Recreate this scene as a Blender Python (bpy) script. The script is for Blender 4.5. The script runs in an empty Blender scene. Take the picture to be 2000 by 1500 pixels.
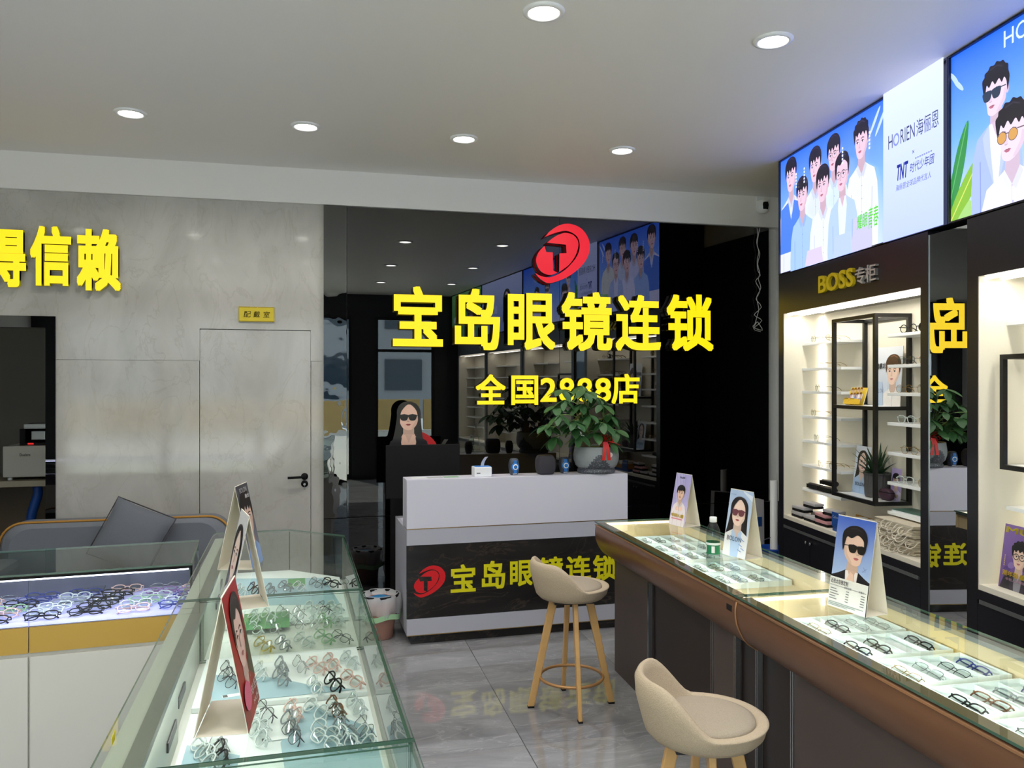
import bpy, bmesh, math, random
from mathutils import Vector, Matrix, Euler
from mathutils.geometry import tessellate_polygon
random.seed(7)
S = bpy.context.scene
C = S.collection
PI = math.pi
R = math.radians
# ------------------------------------------------------------------ camera, world, sun, exposure
F, HC, TH = 1560.0, 1.70, R(13.55)
cam = bpy.data.cameras.new('camera'); cam.sensor_width = 36; cam.lens = 36*F/2000; cam.clip_start = .05
camo = bpy.data.objects.new('camera', cam); C.objects.link(camo)
camo.location = (0, 0, HC); camo.rotation_euler = (R(90), 0, -TH); S.camera = camo
W = bpy.data.worlds.new('sky'); S.world = W; W.use_nodes = True
bg = W.node_tree.nodes['Background']; bg.inputs[0].default_value = (.80, .89, 1, 1); bg.inputs[1].default_value = 6.0
su = bpy.data.lights.new('sun', 'SUN'); su.energy = 16; su.angle = R(.6); su.color = (1, .93, .82)
suo = bpy.data.objects.new('sun', su); C.objects.link(suo); suo.rotation_euler = (R(50), 0, R(-22)); suo.location = (-6, -9, 12)
for i, (x, w) in enumerate(((-1.85, 4.6), (1.52, 1.05))):           # daylight coming in through the shop front glazing
    l = bpy.data.lights.new('window_portal', 'AREA'); l.shape = 'RECTANGLE'; l.size = w; l.size_y = 2.85; l.cycles.is_portal = True
    o = bpy.data.objects.new('window_portal', l); C.objects.link(o); o.location = (x, -2.33, 1.45); o.rotation_euler = (R(90), 0, 0)
S.view_settings.view_transform = 'Standard'; S.view_settings.look = 'None'
S.view_settings.exposure = 0.3; S.view_settings.gamma = 1; S.view_settings.use_curve_mapping = False
S.cycles.use_denoising = True; S.cycles.max_bounces = 10; S.cycles.transparent_max_bounces = 24; S.cycles.diffuse_bounces = 5
S.cycles.glossy_bounces = 5; S.cycles.sample_clamp_indirect = 6; S.cycles.caustics_reflective = False; S.cycles.caustics_refractive = False

# ------------------------------------------------------------------ geometry helpers
ct, st = math.cos(TH), math.sin(TH)
def ray(px, py):
    x = (px-1000)/F; return Vector((x*ct+st, -x*st+ct, (750-py)/F))
def onH(px, py, h):
    r = ray(px, py); return Vector((0, 0, HC))+r*((h-HC)/r.z)
def onY(px, py, Y):
    r = ray(px, py); return Vector((0, 0, HC))+r*(Y/r.y)
def onP(px, py, p0, n):
    r = ray(px, py); return Vector((0, 0, HC))+r*((p0[0]*n[0]+p0[1]*n[1])/(r.x*n[0]+r.y*n[1]))
class Frame:
    def __init__(s, x, y, a):
        s.o = (x, y); s.a = a; s.n = (-math.sin(a), math.cos(a))
        s.M = Matrix.Translation((x, y, 0)) @ Matrix.Rotation(a, 4, 'Z'); s.I = s.M.inverted()
    def at(s, px, py, d=0):                  # the point seen at a pixel on the vertical plane y' = d, in this frame
        p0 = s.M @ Vector((0, d, 0)); return s.I @ onP(px, py, p0, s.n)
    def lie(s, px, py, h): return s.I @ onH(px, py, h)
    def w(s, x, y, z=0): return s.M @ Vector((x, y, z))
CAB = Frame(3.223, 5.147, R(-96.864))       # cabinet fronts along the right-hand wall
CNT = Frame(1.622, 4.558, R(-91.06))        # bronze counter
ISL = Frame(.121, 4.037, R(-88.19))         # glass island
LFT = Frame(-.513, 3.562, R(4.9))           # low glass case on the left
DSK = Frame(.55, 5.194, R(1.5))             # reception desk

def hx(h, a=1):
    h = h.lstrip('#'); v = [int(h[i:i+2], 16)/255 for i in (0, 2, 4)]
    return tuple((c/12.92 if c <= .04045 else ((c+.055)/1.055)**2.4) for c in v)+(a,)

class MB:
    def __init__(s): s.v = []; s.f = []; s.m = []; s.sm = []
    def add(s, vs, fs, m=0, sm=False, M=None):
        n = len(s.v)
        s.v += [tuple(M @ Vector(v)) if M else tuple(v) for v in vs]
        for f in fs: s.f.append([n+i for i in f]); s.m.append(m); s.sm.append(sm)
        return s
    def box(s, x0, x1, y0, y1, z0, z1, m=0, c=0, M=None, me=None):
        if c <= 0:
            vs = [(x, y, z) for z in (z0, z1) for y in (y0, y1) for x in (x0, x1)]
            n = len(s.f)
            s.add(vs, [(0, 2, 3, 1), (4, 5, 7, 6), (0, 1, 5, 4), (2, 6, 7, 3), (0, 4, 6, 2), (1, 3, 7, 5)], m, False, M)
            if me is not None:                # edge material on the four narrow sides
                d = [abs(x1-x0), abs(y1-y0), abs(z1-z0)]; k = d.index(min(d)); ax = [2, 2, 1, 1, 0, 0]
                for i in range(6):
                    if ax[i] != k: s.m[n+i] = me
            return s
        b = bmesh.new(); bmesh.ops.create_cube(b, size=1)
        for v in b.verts: v.co = Vector(((x0+x1)/2+v.co.x*(x1-x0), (y0+y1)/2+v.co.y*(y1-y0), (z0+z1)/2+v.co.z*(z1-z0)))
        bmesh.ops.bevel(b, geom=list(b.edges), offset=c, segments=2, affect='EDGES', profile=.7)
        b.verts.index_update()
        s.add([v.co[:] for v in b.verts], [[v.index for v in f.verts] for f in b.faces], m, False, M); b.free(); return s
    def lathe(s, prof, n=24, m=0, sm=True, M=None, cap=True, sx=1, sy=1):
        vs = []; fs = []
        for r, z in prof:
            for i in range(n):
                a = 2*PI*i/n; vs.append((r*math.cos(a)*sx, r*math.sin(a)*sy, z))
        for k in range(len(prof)-1):
            for i in range(n):
                j = (i+1) % n; fs.append((k*n+i, k*n+j, (k+1)*n+j, (k+1)*n+i))
        s.add(vs, fs, m, sm, M)
        if cap:
            for k, rev in ((0, True), (len(prof)-1, False)):
                if prof[k][0] > 1e-5:
                    idx = [len(s.v)-len(vs)+k*n+i for i in range(n)]
                    s.f.append(idx[::-1] if rev else idx); s.m.append(m); s.sm.append(False)
        return s
    def tube(s, path, r, n=6, closed=False, m=0, M=None, sm=True):
        p = [Vector(q) for q in path]; N = len(p); vs = []; fs = []
        rr = r if isinstance(r, (list, tuple)) else [r]*N
        up = None
        for i in range(N):
            if closed: t = p[(i+1) % N]-p[i-1]
            else: t = p[min(i+1, N-1)]-p[max(i-1, 0)]
            t.normalize()
            if up is None:
                up = Vector((0, 0, 1)) if abs(t.z) < .9 else Vector((1, 0, 0))
            u = up-t*up.dot(t)
            if u.length < 1e-6: u = t.orthogonal()
            u.normalize(); up = u; w = t.cross(u)
            for k in range(n):
                a = 2*PI*k/n; vs.append(tuple(p[i]+(u*math.cos(a)+w*math.sin(a))*rr[i]))
        for i in range(N if closed else N-1):
            j = (i+1) % N
            for k in range(n): q = (k+1) % n; fs.append((i*n+k, i*n+q, j*n+q, j*n+k))
        if not closed: fs += [tuple(range(n))[::-1], tuple((N-1)*n+k for k in range(n))]
        return s.add(vs, fs, m, sm, M)
    def prism(s, poly, z0, z1, m=0, ms=None, M=None):   # polygon in local XY pushed along Z
        if sum(poly[i-1][0]*poly[i][1]-poly[i][0]*poly[i-1][1] for i in range(len(poly))) < 0: poly = poly[::-1]
        n = len(poly); vs = [(x, y, z0) for x, y in poly]+[(x, y, z1) for x, y in poly]
        tr = tessellate_polygon([[Vector((x, y, 0)) for x, y in poly]])
        for t in tr:
            a, b, c = [poly[i] for i in t]
            if (b[0]-a[0])*(c[1]-a[1])-(b[1]-a[1])*(c[0]-a[0]) < 0: t = t[::-1]
            s.add([vs[i+n] for i in t], [(0, 1, 2)], m, False, M); s.add([vs[i] for i in t], [(2, 1, 0)], m, False, M)
        s.add(vs, [(i, (i+1) % n, n+(i+1) % n, n+i) for i in range(n)], m if ms is None else ms, False, M)
        return s
    def grid(s, rows, m=0, sm=True, closed=False, M=None):
        n = len(rows[0]); vs = [q for r in rows for q in r]; fs = []
        for i in range(len(rows)-1):
            for j in range(n if closed else n-1):
                k = (j+1) % n; fs.append((i*n+j, i*n+k, (i+1)*n+k, (i+1)*n+j))
        return s.add(vs, fs, m, sm, M)
    def mesh(s, name, mats):
        me = bpy.data.meshes.new(name); me.from_pydata(s.v, [], s.f)
        for q in (mats if isinstance(mats, (list, tuple)) else [mats]): me.materials.append(q)
        me.polygons.foreach_set('material_index', s.m); me.polygons.foreach_set('use_smooth', s.sm); me.update(); return me
    def build(s, name, mats, parent=None, loc=None, rot=None, M=None):
        return link(name, s.mesh(name, mats), parent, loc, rot, M)

def link(name, me, parent=None, loc=None, rot=None, M=None):
    o = bpy.data.objects.new(name, me); C.objects.link(o)
    if parent is not None: o.parent = parent
    if M is not None: o.matrix_local = M
    if loc is not None: o.location = loc
    if rot is not None: o.rotation_euler = rot
    return o
def tag(o, label=None, cat=None, group=None, kind=None):
    for k, v in (('label', label), ('category', cat), ('group', group), ('kind', kind)):
        if v: o[k] = v
    return o
def thing(name, label, cat, loc=(0, 0, 0), rz=0, group=None, M=None, rot=None):
    o = bpy.data.objects.new(name, None); C.objects.link(o); o.empty_display_size = .05
    if M is not None: o.matrix_local = M
    else:
        o.location = loc; o.rotation_euler = rot or (0, 0, rz)
    return tag(o, label, cat, group)
def inframe(fr, x=0, y=0, z=0, rz=0): return fr.M @ Matrix.Translation((x, y, z)) @ Matrix.Rotation(rz, 4, 'Z')
def copy_tree(o, parent=None):
    c = o.copy(); C.objects.link(c); c.parent = parent
    if parent is not None: c.matrix_parent_inverse = o.matrix_parent_inverse.copy()
    for ch in list(o.children): copy_tree(ch, c)
    return c
def struct(name, mb, m, parent=None, M=None): return tag(mb.build(name, m, parent, M=M), kind='structure')

# ------------------------------------------------------------------ materials
def newmat(name):
    m = bpy.data.materials.new(name); m.use_nodes = True; return m, m.node_tree, m.node_tree.nodes['Principled BSDF']
def mat(name, col, rough=.5, metal=0, spec=.5, emit=None, es=1, alpha=None, coat=0, noise=0, nscale=60, bump=0):
    m, t, p = newmat(name); c = hx(col) if isinstance(col, str) else col
    p.inputs['Base Color'].default_value = c; p.inputs['Roughness'].default_value = rough
    p.inputs['Metallic'].default_value = metal; p.inputs['Specular IOR Level'].default_value = spec
    p.inputs['Coat Weight'].default_value = coat; p.inputs['Coat Roughness'].default_value = .05
    if emit: p.inputs['Emission Color'].default_value = hx(emit); p.inputs['Emission Strength'].default_value = es
    if noise or bump:
        tc = t.nodes.new('ShaderNodeTexCoord'); n = t.nodes.new('ShaderNodeTexNoise'); n.inputs['Scale'].default_value = nscale
        n.inputs['Detail'].default_value = 6; t.links.new(tc.outputs['Object'], n.inputs['Vector'])
        if noise:
            mx = t.nodes.new('ShaderNodeMix'); mx.data_type = 'RGBA'
            mx.inputs[6].default_value = tuple(v*(1-noise) for v in c[:3])+(1,); mx.inputs[7].default_value = tuple(min(1, v*(1+noise)) for v in c[:3])+(1,)
            t.links.new(n.outputs['Fac'], mx.inputs[0]); t.links.new(mx.outputs[2], p.inputs['Base Color'])
        if bump:
            b = t.nodes.new('ShaderNodeBump'); b.inputs['Strength'].default_value = bump; b.inputs['Distance'].default_value = .004
            t.links.new(n.outputs['Fac'], b.inputs['Height']); t.links.new(b.outputs['Normal'], p.inputs['Normal'])
    return m
def glassmat(name, tint='#ffffff', ior=1.45, rough=0.0):
    m, t, p = newmat(name); t.nodes.remove(p); out = t.nodes['Material Output']
    fr = t.nodes.new('ShaderNodeFresnel'); fr.inputs[0].default_value = ior
    tr = t.nodes.new('ShaderNodeBsdfTransparent'); tr.inputs[0].default_value = hx(tint)
    gl = t.nodes.new('ShaderNodeBsdfGlossy'); gl.inputs['Roughness'].default_value = rough; mx = t.nodes.new('ShaderNodeMixShader')
    ge = t.nodes.new('ShaderNodeNewGeometry'); sb = t.nodes.new('ShaderNodeMath'); sb.operation = 'SUBTRACT'; sb.inputs[0].default_value = 1; t.links.new(ge.outputs['Backfacing'], sb.inputs[1])
    ml = t.nodes.new('ShaderNodeMath'); ml.operation = 'MULTIPLY'; t.links.new(fr.outputs[0], ml.inputs[0]); t.links.new(sb.outputs[0], ml.inputs[1])   # a thin sheet mirrors once, at its front face
    t.links.new(ml.outputs[0], mx.inputs[0]); t.links.new(tr.outputs[0], mx.inputs[1]); t.links.new(gl.outputs[0], mx.inputs[2]); t.links.new(mx.outputs[0], out.inputs[0])
    return m
def filmmat(name, col, k):
    m, t, p = newmat(name); t.nodes.remove(p); mx = t.nodes.new('ShaderNodeMixShader'); mx.inputs[0].default_value = k
    tr = t.nodes.new('ShaderNodeBsdfTransparent'); d = t.nodes.new('ShaderNodeBsdfPrincipled'); d.inputs['Base Color'].default_value = hx(col); d.inputs['Roughness'].default_value = .3
    t.links.new(tr.outputs[0], mx.inputs[1]); t.links.new(d.outputs[0], mx.inputs[2]); t.links.new(mx.outputs[0], t.nodes['Material Output'].inputs[0]); return m
def emitmat(name, col, s):
    m, t, p = newmat(name); p.inputs['Base Color'].default_value = (0, 0, 0, 1); p.inputs['Roughness'].default_value = .4
    p.inputs['Emission Color'].default_value = hx(col); p.inputs['Emission Strength'].default_value = s; return m
def printmat(name, emission=0, rough=.35):
    m, t, p = newmat(name); a = t.nodes.new('ShaderNodeAttribute'); a.attribute_name = 'Col'; p.inputs['Roughness'].default_value = rough
    if emission:
        p.inputs['Base Color'].default_value = (.02, .02, .02, 1); vm = t.nodes.new('ShaderNodeVectorMath'); vm.operation = 'MULTIPLY'; vm.inputs[1].default_value = (.5, .5, .74); t.links.new(a.outputs['Color'], vm.inputs[0]); t.links.new(vm.outputs[0], p.inputs['Emission Color']); p.inputs['Emission Strength'].default_value = emission
    else: t.links.new(a.outputs['Color'], p.inputs['Base Color'])
    return m
def stonemat(name, c1, c2, vein, rough, scale=1.0, vs=.5, spec=.5, island=False, stretch=(1, 1, 1), vdir=0):
    m, t, p = newmat(name); N, L = t.nodes.new, t.links.new
    tc = N('ShaderNodeTexCoord'); mp = N('ShaderNodeMapping'); mp.inputs['Scale'].default_value = tuple(scale*q for q in stretch); mp.inputs['Rotation'].default_value = (0, vdir, vdir)
    if island:
        oi = N('ShaderNodeObjectInfo'); ml = N('ShaderNodeVectorMath'); ml.operation = 'SCALE'; ml.inputs[0].default_value = (37, 53, 19)
        ad = N('ShaderNodeVectorMath'); L(oi.outputs['Random'], ml.inputs['Scale']); L(tc.outputs['Object'], ad.inputs[0]); L(ml.outputs[0], ad.inputs[1]); L(ad.outputs[0], mp.inputs[0])
    else: L(tc.outputs['Object'], mp.inputs[0])
    n1 = N('ShaderNodeTexNoise'); n1.inputs['Scale'].default_value = 1.6; n1.inputs['Detail'].default_value = 9; n1.inputs['Roughness'].default_value = .62; n1.inputs['Distortion'].default_value = .8
    n2 = N('ShaderNodeTexNoise'); n2.inputs['Scale'].default_value = 2.3; n2.inputs['Detail'].default_value = 7; n2.inputs['Roughness'].default_value = .55; n2.inputs['Distortion'].default_value = 1.2
    L(mp.outputs[0], n1.inputs[0]); L(mp.outputs[0], n2.inputs[0])
    cr = N('ShaderNodeValToRGB'); cr.color_ramp.elements[0].position = .32; cr.color_ramp.elements[1].position = .68
    cr.color_ramp.elements[0].color = hx(c1); cr.color_ramp.elements[1].color = hx(c2); L(n1.outputs['Fac'], cr.inputs[0])
    ab = N('ShaderNodeMath'); ab.operation = 'SUBTRACT'; ab.inputs[1].default_value = .5; L(n2.outputs['Fac'], ab.inputs[0])
    a2 = N('ShaderNodeMath'); a2.operation = 'ABSOLUTE'; L(ab.outputs[0], a2.inputs[0])
    vr = N('ShaderNodeMapRange'); vr.inputs[1].default_value = 0; vr.inputs[2].default_value = .018; vr.inputs[3].default_value = vs; vr.inputs[4].default_value = 0; L(a2.outputs[0], vr.inputs[0])
    n3 = N('ShaderNodeTexNoise'); n3.inputs['Scale'].default_value = 1.1; L(mp.outputs[0], n3.inputs[0])
    mm = N('ShaderNodeMath'); mm.operation = 'MULTIPLY'; L(vr.outputs[0], mm.inputs[0]); L(n3.outputs['Fac'], mm.inputs[1])
    mx = N('ShaderNodeMix'); mx.data_type = 'RGBA'; mx.inputs[7].default_value = hx(vein); L(mm.outputs[0], mx.inputs[0]); L(cr.outputs[0], mx.inputs[6])
    L(mx.outputs[2], p.inputs['Base Color']); p.inputs['Roughness'].default_value = rough; p.inputs['Specular IOR Level'].default_value = spec
    return m
def mirrormat(name, base, refl, col=(1, 1, 1, 1), wave=0, rough=0.0):
    m, t, p = newmat(name); t.nodes.remove(p); out = t.nodes['Material Output']; N, L = t.nodes.new, t.links.new
    d = N('ShaderNodeBsdfDiffuse'); d.inputs[0].default_value = hx(base); g = N('ShaderNodeBsdfGlossy'); g.inputs['Roughness'].default_value = rough; g.inputs[0].default_value = col
    lw = N('ShaderNodeFresnel'); lw.inputs[0].default_value = 1.5; ad = N('ShaderNodeMath'); ad.operation = 'ADD'; ad.inputs[1].default_value = refl; ad.use_clamp = True
    mx = N('ShaderNodeMixShader'); L(lw.outputs[0], ad.inputs[0]); L(ad.outputs[0], mx.inputs[0]); L(d.outputs[0], mx.inputs[1]); L(g.outputs[0], mx.inputs[2]); L(mx.outputs[0], out.inputs[0])
    if wave:
        tc = N('ShaderNodeTexCoord'); n = N('ShaderNodeTexNoise'); n.inputs['Scale'].default_value = 5; b = N('ShaderNodeBump'); b.inputs['Strength'].default_value = wave; b.inputs['Distance'].default_value = .05
        L(tc.outputs['Object'], n.inputs[0]); L(n.outputs['Fac'], b.inputs['Height']); L(b.outputs[0], g.inputs['Normal'])
    return m
WHITE = mat('white_paint', '#e9e8e4', .6); CEIL = mat('ceiling_paint', '#e8e6e2', .55); LAM = mat('white_laminate', '#d9d8e6', .3); GREYLAM = mat('grey_laminate', '#b9bac6', .35)
MARBLE = stonemat('grey_marble', '#aaa8a1', '#bfbdb7', '#90866f', .07, 1.3, .38, .55, stretch=(1.1, 1, .6), vdir=.5)
TILE = stonemat('grey_floor_stone', '#77777a', '#98989a', '#bcbcbc', .022, 2.2, .5, .95, island=True, stretch=(.5, 1.3, 1))
DARKSTONE = stonemat('black_stone', '#1b1a1a', '#2e2c2b', '#6a5a4c', .12, 1.7, .5, .35, stretch=(.6, 1, 1.6))
BLACKGLASS = mirrormat('black_glass', '#020203', .05); WAVYGLASS = mirrormat('wavy_black_glass', '#020203', .07, wave=.04); MIRROR = mirrormat('pillar_mirror', '#0b0b0c', .72, (.92, .93, .93, 1))
BLACK = mat('black_satin', '#17171a', .35); BLACKM = mat('black_metal', '#1c1b1c', .4, .3); MATTBLACK = mat('matt_black', '#0b0b0c', .7, spec=.25); GAP = mat('dark_joint', '#141414', .9)
CHAR = mat('charcoal_laminate', '#1d1c22', .3, noise=.25, nscale=300)
GLASS = glassmat('clear_glass', '#f8fbf9'); GEDGE = mat('green_glass_edge', '#3c5c4c', .2, spec=.8); LENS = glassmat('lens_glass', '#eef2f0', 1.5); PANE = glassmat('shopfront_glass', '#eef3f1')
SUNLENS = glassmat('dark_lens', '#3a3a3c', 1.5)
GOLD = mat('gold_laminate', '#c09a45', .35, .35); BRASS = mat('brass_trim', '#c8a566', .25, .8); STEEL = mat('steel', '#b9bcc0', .22, 1); ALU = mat('aluminium', '#8b8f90', .35, .7); COPPER = mat('copper_trim', '#b88963', .3, .7)
BRONZE = mat('bronze_laminate', '#745039', .28, .25, noise=.08, nscale=400); BROWN = mat('brown_laminate', '#4c403c', .5, noise=.1, nscale=300); DKBROWN = mat('dark_brown_laminate', '#2b2220', .5)
CREAM = mat('cream_board', '#e4dece', .55); BEIGE = mat('beige_board', '#d2c19a', .5); WPLAST = mat('white_plastic', '#eef0f0', .3); CARD = mat('white_card', '#e6dfd0', .6)
FABRIC = mat('beige_linen', '#b5a48c', .9, noise=.22, nscale=260, bump=.5); PADF = mat('grey_linen', '#a09482', .9, noise=.2, nscale=260, bump=.5); WOOD = mat('ash_wood', '#d0a468', .45, noise=.12, nscale=22)
SOFA = mat('grey_upholstery', '#6f737a', .95, noise=.15, nscale=300, bump=.4); SOFA2 = mat('grey_cushion_cloth', '#62666d', .95, noise=.15, nscale=300, bump=.4); MUST = mat('mustard_piping', '#a9792c', .7)
YEL = emitmat('yellow_letter', '#ffda10', 1.02); REDL = emitmat('red_logo', '#ea0c22', .82); LETSIDE = mat('letter_side', '#0a0a0a', .4); YELP = mat('yellow_vinyl', '#e4dc10', .4); REDP = mat('red_vinyl', '#dd1420', .4)
LEDW = emitmat('white_led', '#fff6e2', 5); LEDC = emitmat('cool_led', '#e8eaff', 5); LAMP = emitmat('downlight_lens', '#fffdf6', 14)
PRINT = printmat('printed_paper'); LIT = printmat('backlit_print', 2.0)

# ------------------------------------------------------------------ lettering and flat print
_tc = {}
def textmesh(s, off=0.0, shear=0.0):
    if off: 
        if (s, off, shear) not in _tc:
            vs, fs, asp = textmesh(s, 0, shear); V = []; Fc = []; ox, oy = off*.8/asp, off*.8
            for i in range(8):
                dx, dy = ((-1, -1), (0, -1), (1, -1), (1, 0), (1, 1), (0, 1), (-1, 1), (-1, 0))[i]; n = len(V); V += [(x*(1-2*ox)+ox+ox*dx, y*(1-2*oy)+oy+oy*dy) for x, y in vs]; Fc += [tuple(n+q for q in f) for f in fs]
            _tc[s, off, shear] = (V, Fc, asp)
        return _tc[s, off, shear]
    k = (s, off, shear)
    if k not in _tc:
        cu = bpy.data.curves.new('lettering', 'FONT'); cu.body = s; cu.size = 1; cu.shear = shear; cu.resolution_u = 3; cu.fill_mode = 'FRONT'
        o = bpy.data.objects.new('lettering', cu); C.objects.link(o); dg = bpy.context.evaluated_depsgraph_get(); me = bpy.data.meshes.new_from_object(o.evaluated_get(dg))
        vs = [tuple(v.co[:2]) for v in me.vertices]; fs = [tuple(p.vertices) for p in me.polygons]
        bpy.data.objects.remove(o); bpy.data.curves.remove(cu); bpy.data.meshes.remove(me)
        x0, x1 = min(v[0] for v in vs), max(v[0] for v in vs); y0, y1 = min(v[1] for v in vs), max(v[1] for v in vs)
        _tc[k] = ([((x-x0)/(x1-x0), (y-y0)/(y1-y0)) for x, y in vs], fs, (x1-x0)/(y1-y0))
    return _tc[k]
def solidtext(s, w, h, d, off=.03):           # letters standing proud: face towards +z, sides as second material
    vs, fs, asp = textmesh(s, off); mb = MB(); nv = len(vs); cnt = {}
    V = [(x*w, y*h) for x, y in vs]; per = nv//8 if off else nv
    F2 = []
    for f in fs:
        ar = sum(V[f[i-1]][0]*V[f[i]][1]-V[f[i]][0]*V[f[i-1]][1] for i in range(len(f)))
        f = f if ar > 0 else f[::-1]; F2.append(f)
        for i in range(len(f)): e = (f[i-1], f[i]); cnt[e] = cnt.get(e, 0)+1
    dz = lambda i: d-(i//per)*.00012
    mb.v = [(x, y, 0) for x, y in V]+[(x, y, dz(i)) for i, (x, y) in enumerate(V)]
    for f in F2: mb.f.append([i+nv for i in f]); mb.m.append(0); mb.sm.append(False)
    for (a, b) in cnt:
        if (b, a) not in cnt: mb.f.append([a, b, b+nv, a+nv]); mb.m.append(1); mb.sm.append(False)
    return mb
def smooth(pts, n=5, closed=True):
    out = []; N = len(pts)
    for i in range(N if closed else N-1):
        g = (lambda k: pts[k % N]) if closed else (lambda k: pts[min(max(k, 0), N-1)])
        p0, p1, p2, p3 = g(i-1), g(i), g(i+1), g(i+2)
        for k in range(n):
            t = k/n
            out.append(tuple(.5*((2*p1[d])+(-p0[d]+p2[d])*t+(2*p0[d]-5*p1[d]+4*p2[d]-p3[d])*t*t+(-p0[d]+3*p1[d]-3*p2[d]+p3[d])*t**3) for d in range(len(p1))))
    if not closed: out.append(tuple(pts[-1]))
    return out
def clip(poly, w, h):
    for ax, lim, sg in ((0, 0, 1), (0, w, -1), (1, 0, 1), (1, h, -1)):
        out = []
        for i in range(len(poly)):
            a, b = poly[i-1], poly[i]; ia, ib = (a[ax]-lim)*sg >= 0, (b[ax]-lim)*sg >= 0
            if ia != ib:
                t = (lim-a[ax])/(b[ax]-a[ax]); out.append((a[0]+(b[0]-a[0])*t, a[1]+(b[1]-a[1])*t))
            if ib: out.append(b)
        poly = out
        if len(poly) < 3: return []
    return poly
class Print:
    """Flat printed artwork: coloured shapes on a w x h sheet."""
    def __init__(s, w, h): s.w, s.h = w, h; s.v = []; s.f = []; s.c = []; s.l = 0
    def up(s): s.l += 1; return s
    def tri(s, vs, fs, cols):
        n = len(s.v); s.v += [(x, y, s.l*.00012+.0004) for x, y in vs]; s.c += cols
        s.f += [tuple(n+i for i in f) for f in fs]
    def grad(s, x0, y0, x1, y1, ct_, cb, n=1):
        a, b = hx(cb), hx(ct_); s.tri([(x0, y0), (x1, y0), (x1, y1), (x0, y1)], [(0, 1, 2, 3)], [a, a, b, b]); return s
    def poly(s, pts, col, sm=0):
        if sm: pts = smooth(pts, sm)
        pts = clip([tuple(p[:2]) for p in pts], s.w, s.h)
        if len(pts) < 3: return s
        s.l += 1
        if sum(pts[i-1][0]*pts[i][1]-pts[i][0]*pts[i-1][1] for i in range(len(pts))) < 0: pts = pts[::-1]
        tr = tessellate_polygon([[Vector((x, y, 0)) for x, y in pts]]); fs = []
        for t in tr:
            a, b, c = [pts[i] for i in t]; fs.append(tuple(t) if (b[0]-a[0])*(c[1]-a[1])-(b[1]-a[1])*(c[0]-a[0]) > 0 else tuple(t[::-1]))
        s.tri(pts, fs, [hx(col)]*len(pts)); return s
    def ell(s, cx, cy, rx, ry, col, n=20, rot=0):
        c, q = math.cos(rot), math.sin(rot)
        return s.poly([(cx+rx*math.cos(2*PI*i/n)*c-ry*math.sin(2*PI*i/n)*q, cy+rx*math.cos(2*PI*i/n)*q+ry*math.sin(2*PI*i/n)*c) for i in range(n)], col)
    def line(s, pts, wd, col):
        L, Rr = [], []
        for i, p in enumerate(pts):
            a = Vector(pts[max(i-1, 0)][:2]); b = Vector(pts[min(i+1, len(pts)-1)][:2]); d = (b-a).normalized(); nn = Vector((-d.y, d.x))*wd/2
            L.append((p[0]+nn.x, p[1]+nn.y)); Rr.append((p[0]-nn.x, p[1]-nn.y))
        return s.poly(L+Rr[::-1], col)
    def text(s, t, x, y, h, col, w=None, off=0.0, shear=0, rot=0):
        vs, fs, asp = textmesh(t, off, shear); w = w or h*asp; s.l += 1; c, q = math.cos(rot), math.sin(rot)
        pts = [(x+a*w*c-b*h*q, y+a*w*q+b*h*c) for a, b in vs]
        fs = [f for f in fs if all(-1e-4 <= pts[i][0] <= s.w+1e-4 and -1e-4 <= pts[i][1] <= s.h+1e-4 for i in f)]
        s.tri(pts, fs, [hx(col)]*len(pts)); return s
    def build(s, name, m, parent, M=None):
        me = bpy.data.meshes.new(name); me.from_pydata(s.v, [], s.f); at = me.color_attributes.new('Col', 'FLOAT_COLOR', 'POINT')
        at.data.foreach_set('color', [q for c in s.c for q in c]); me.materials.append(m); me.update(); return link(name, me, parent, M=M)

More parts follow.
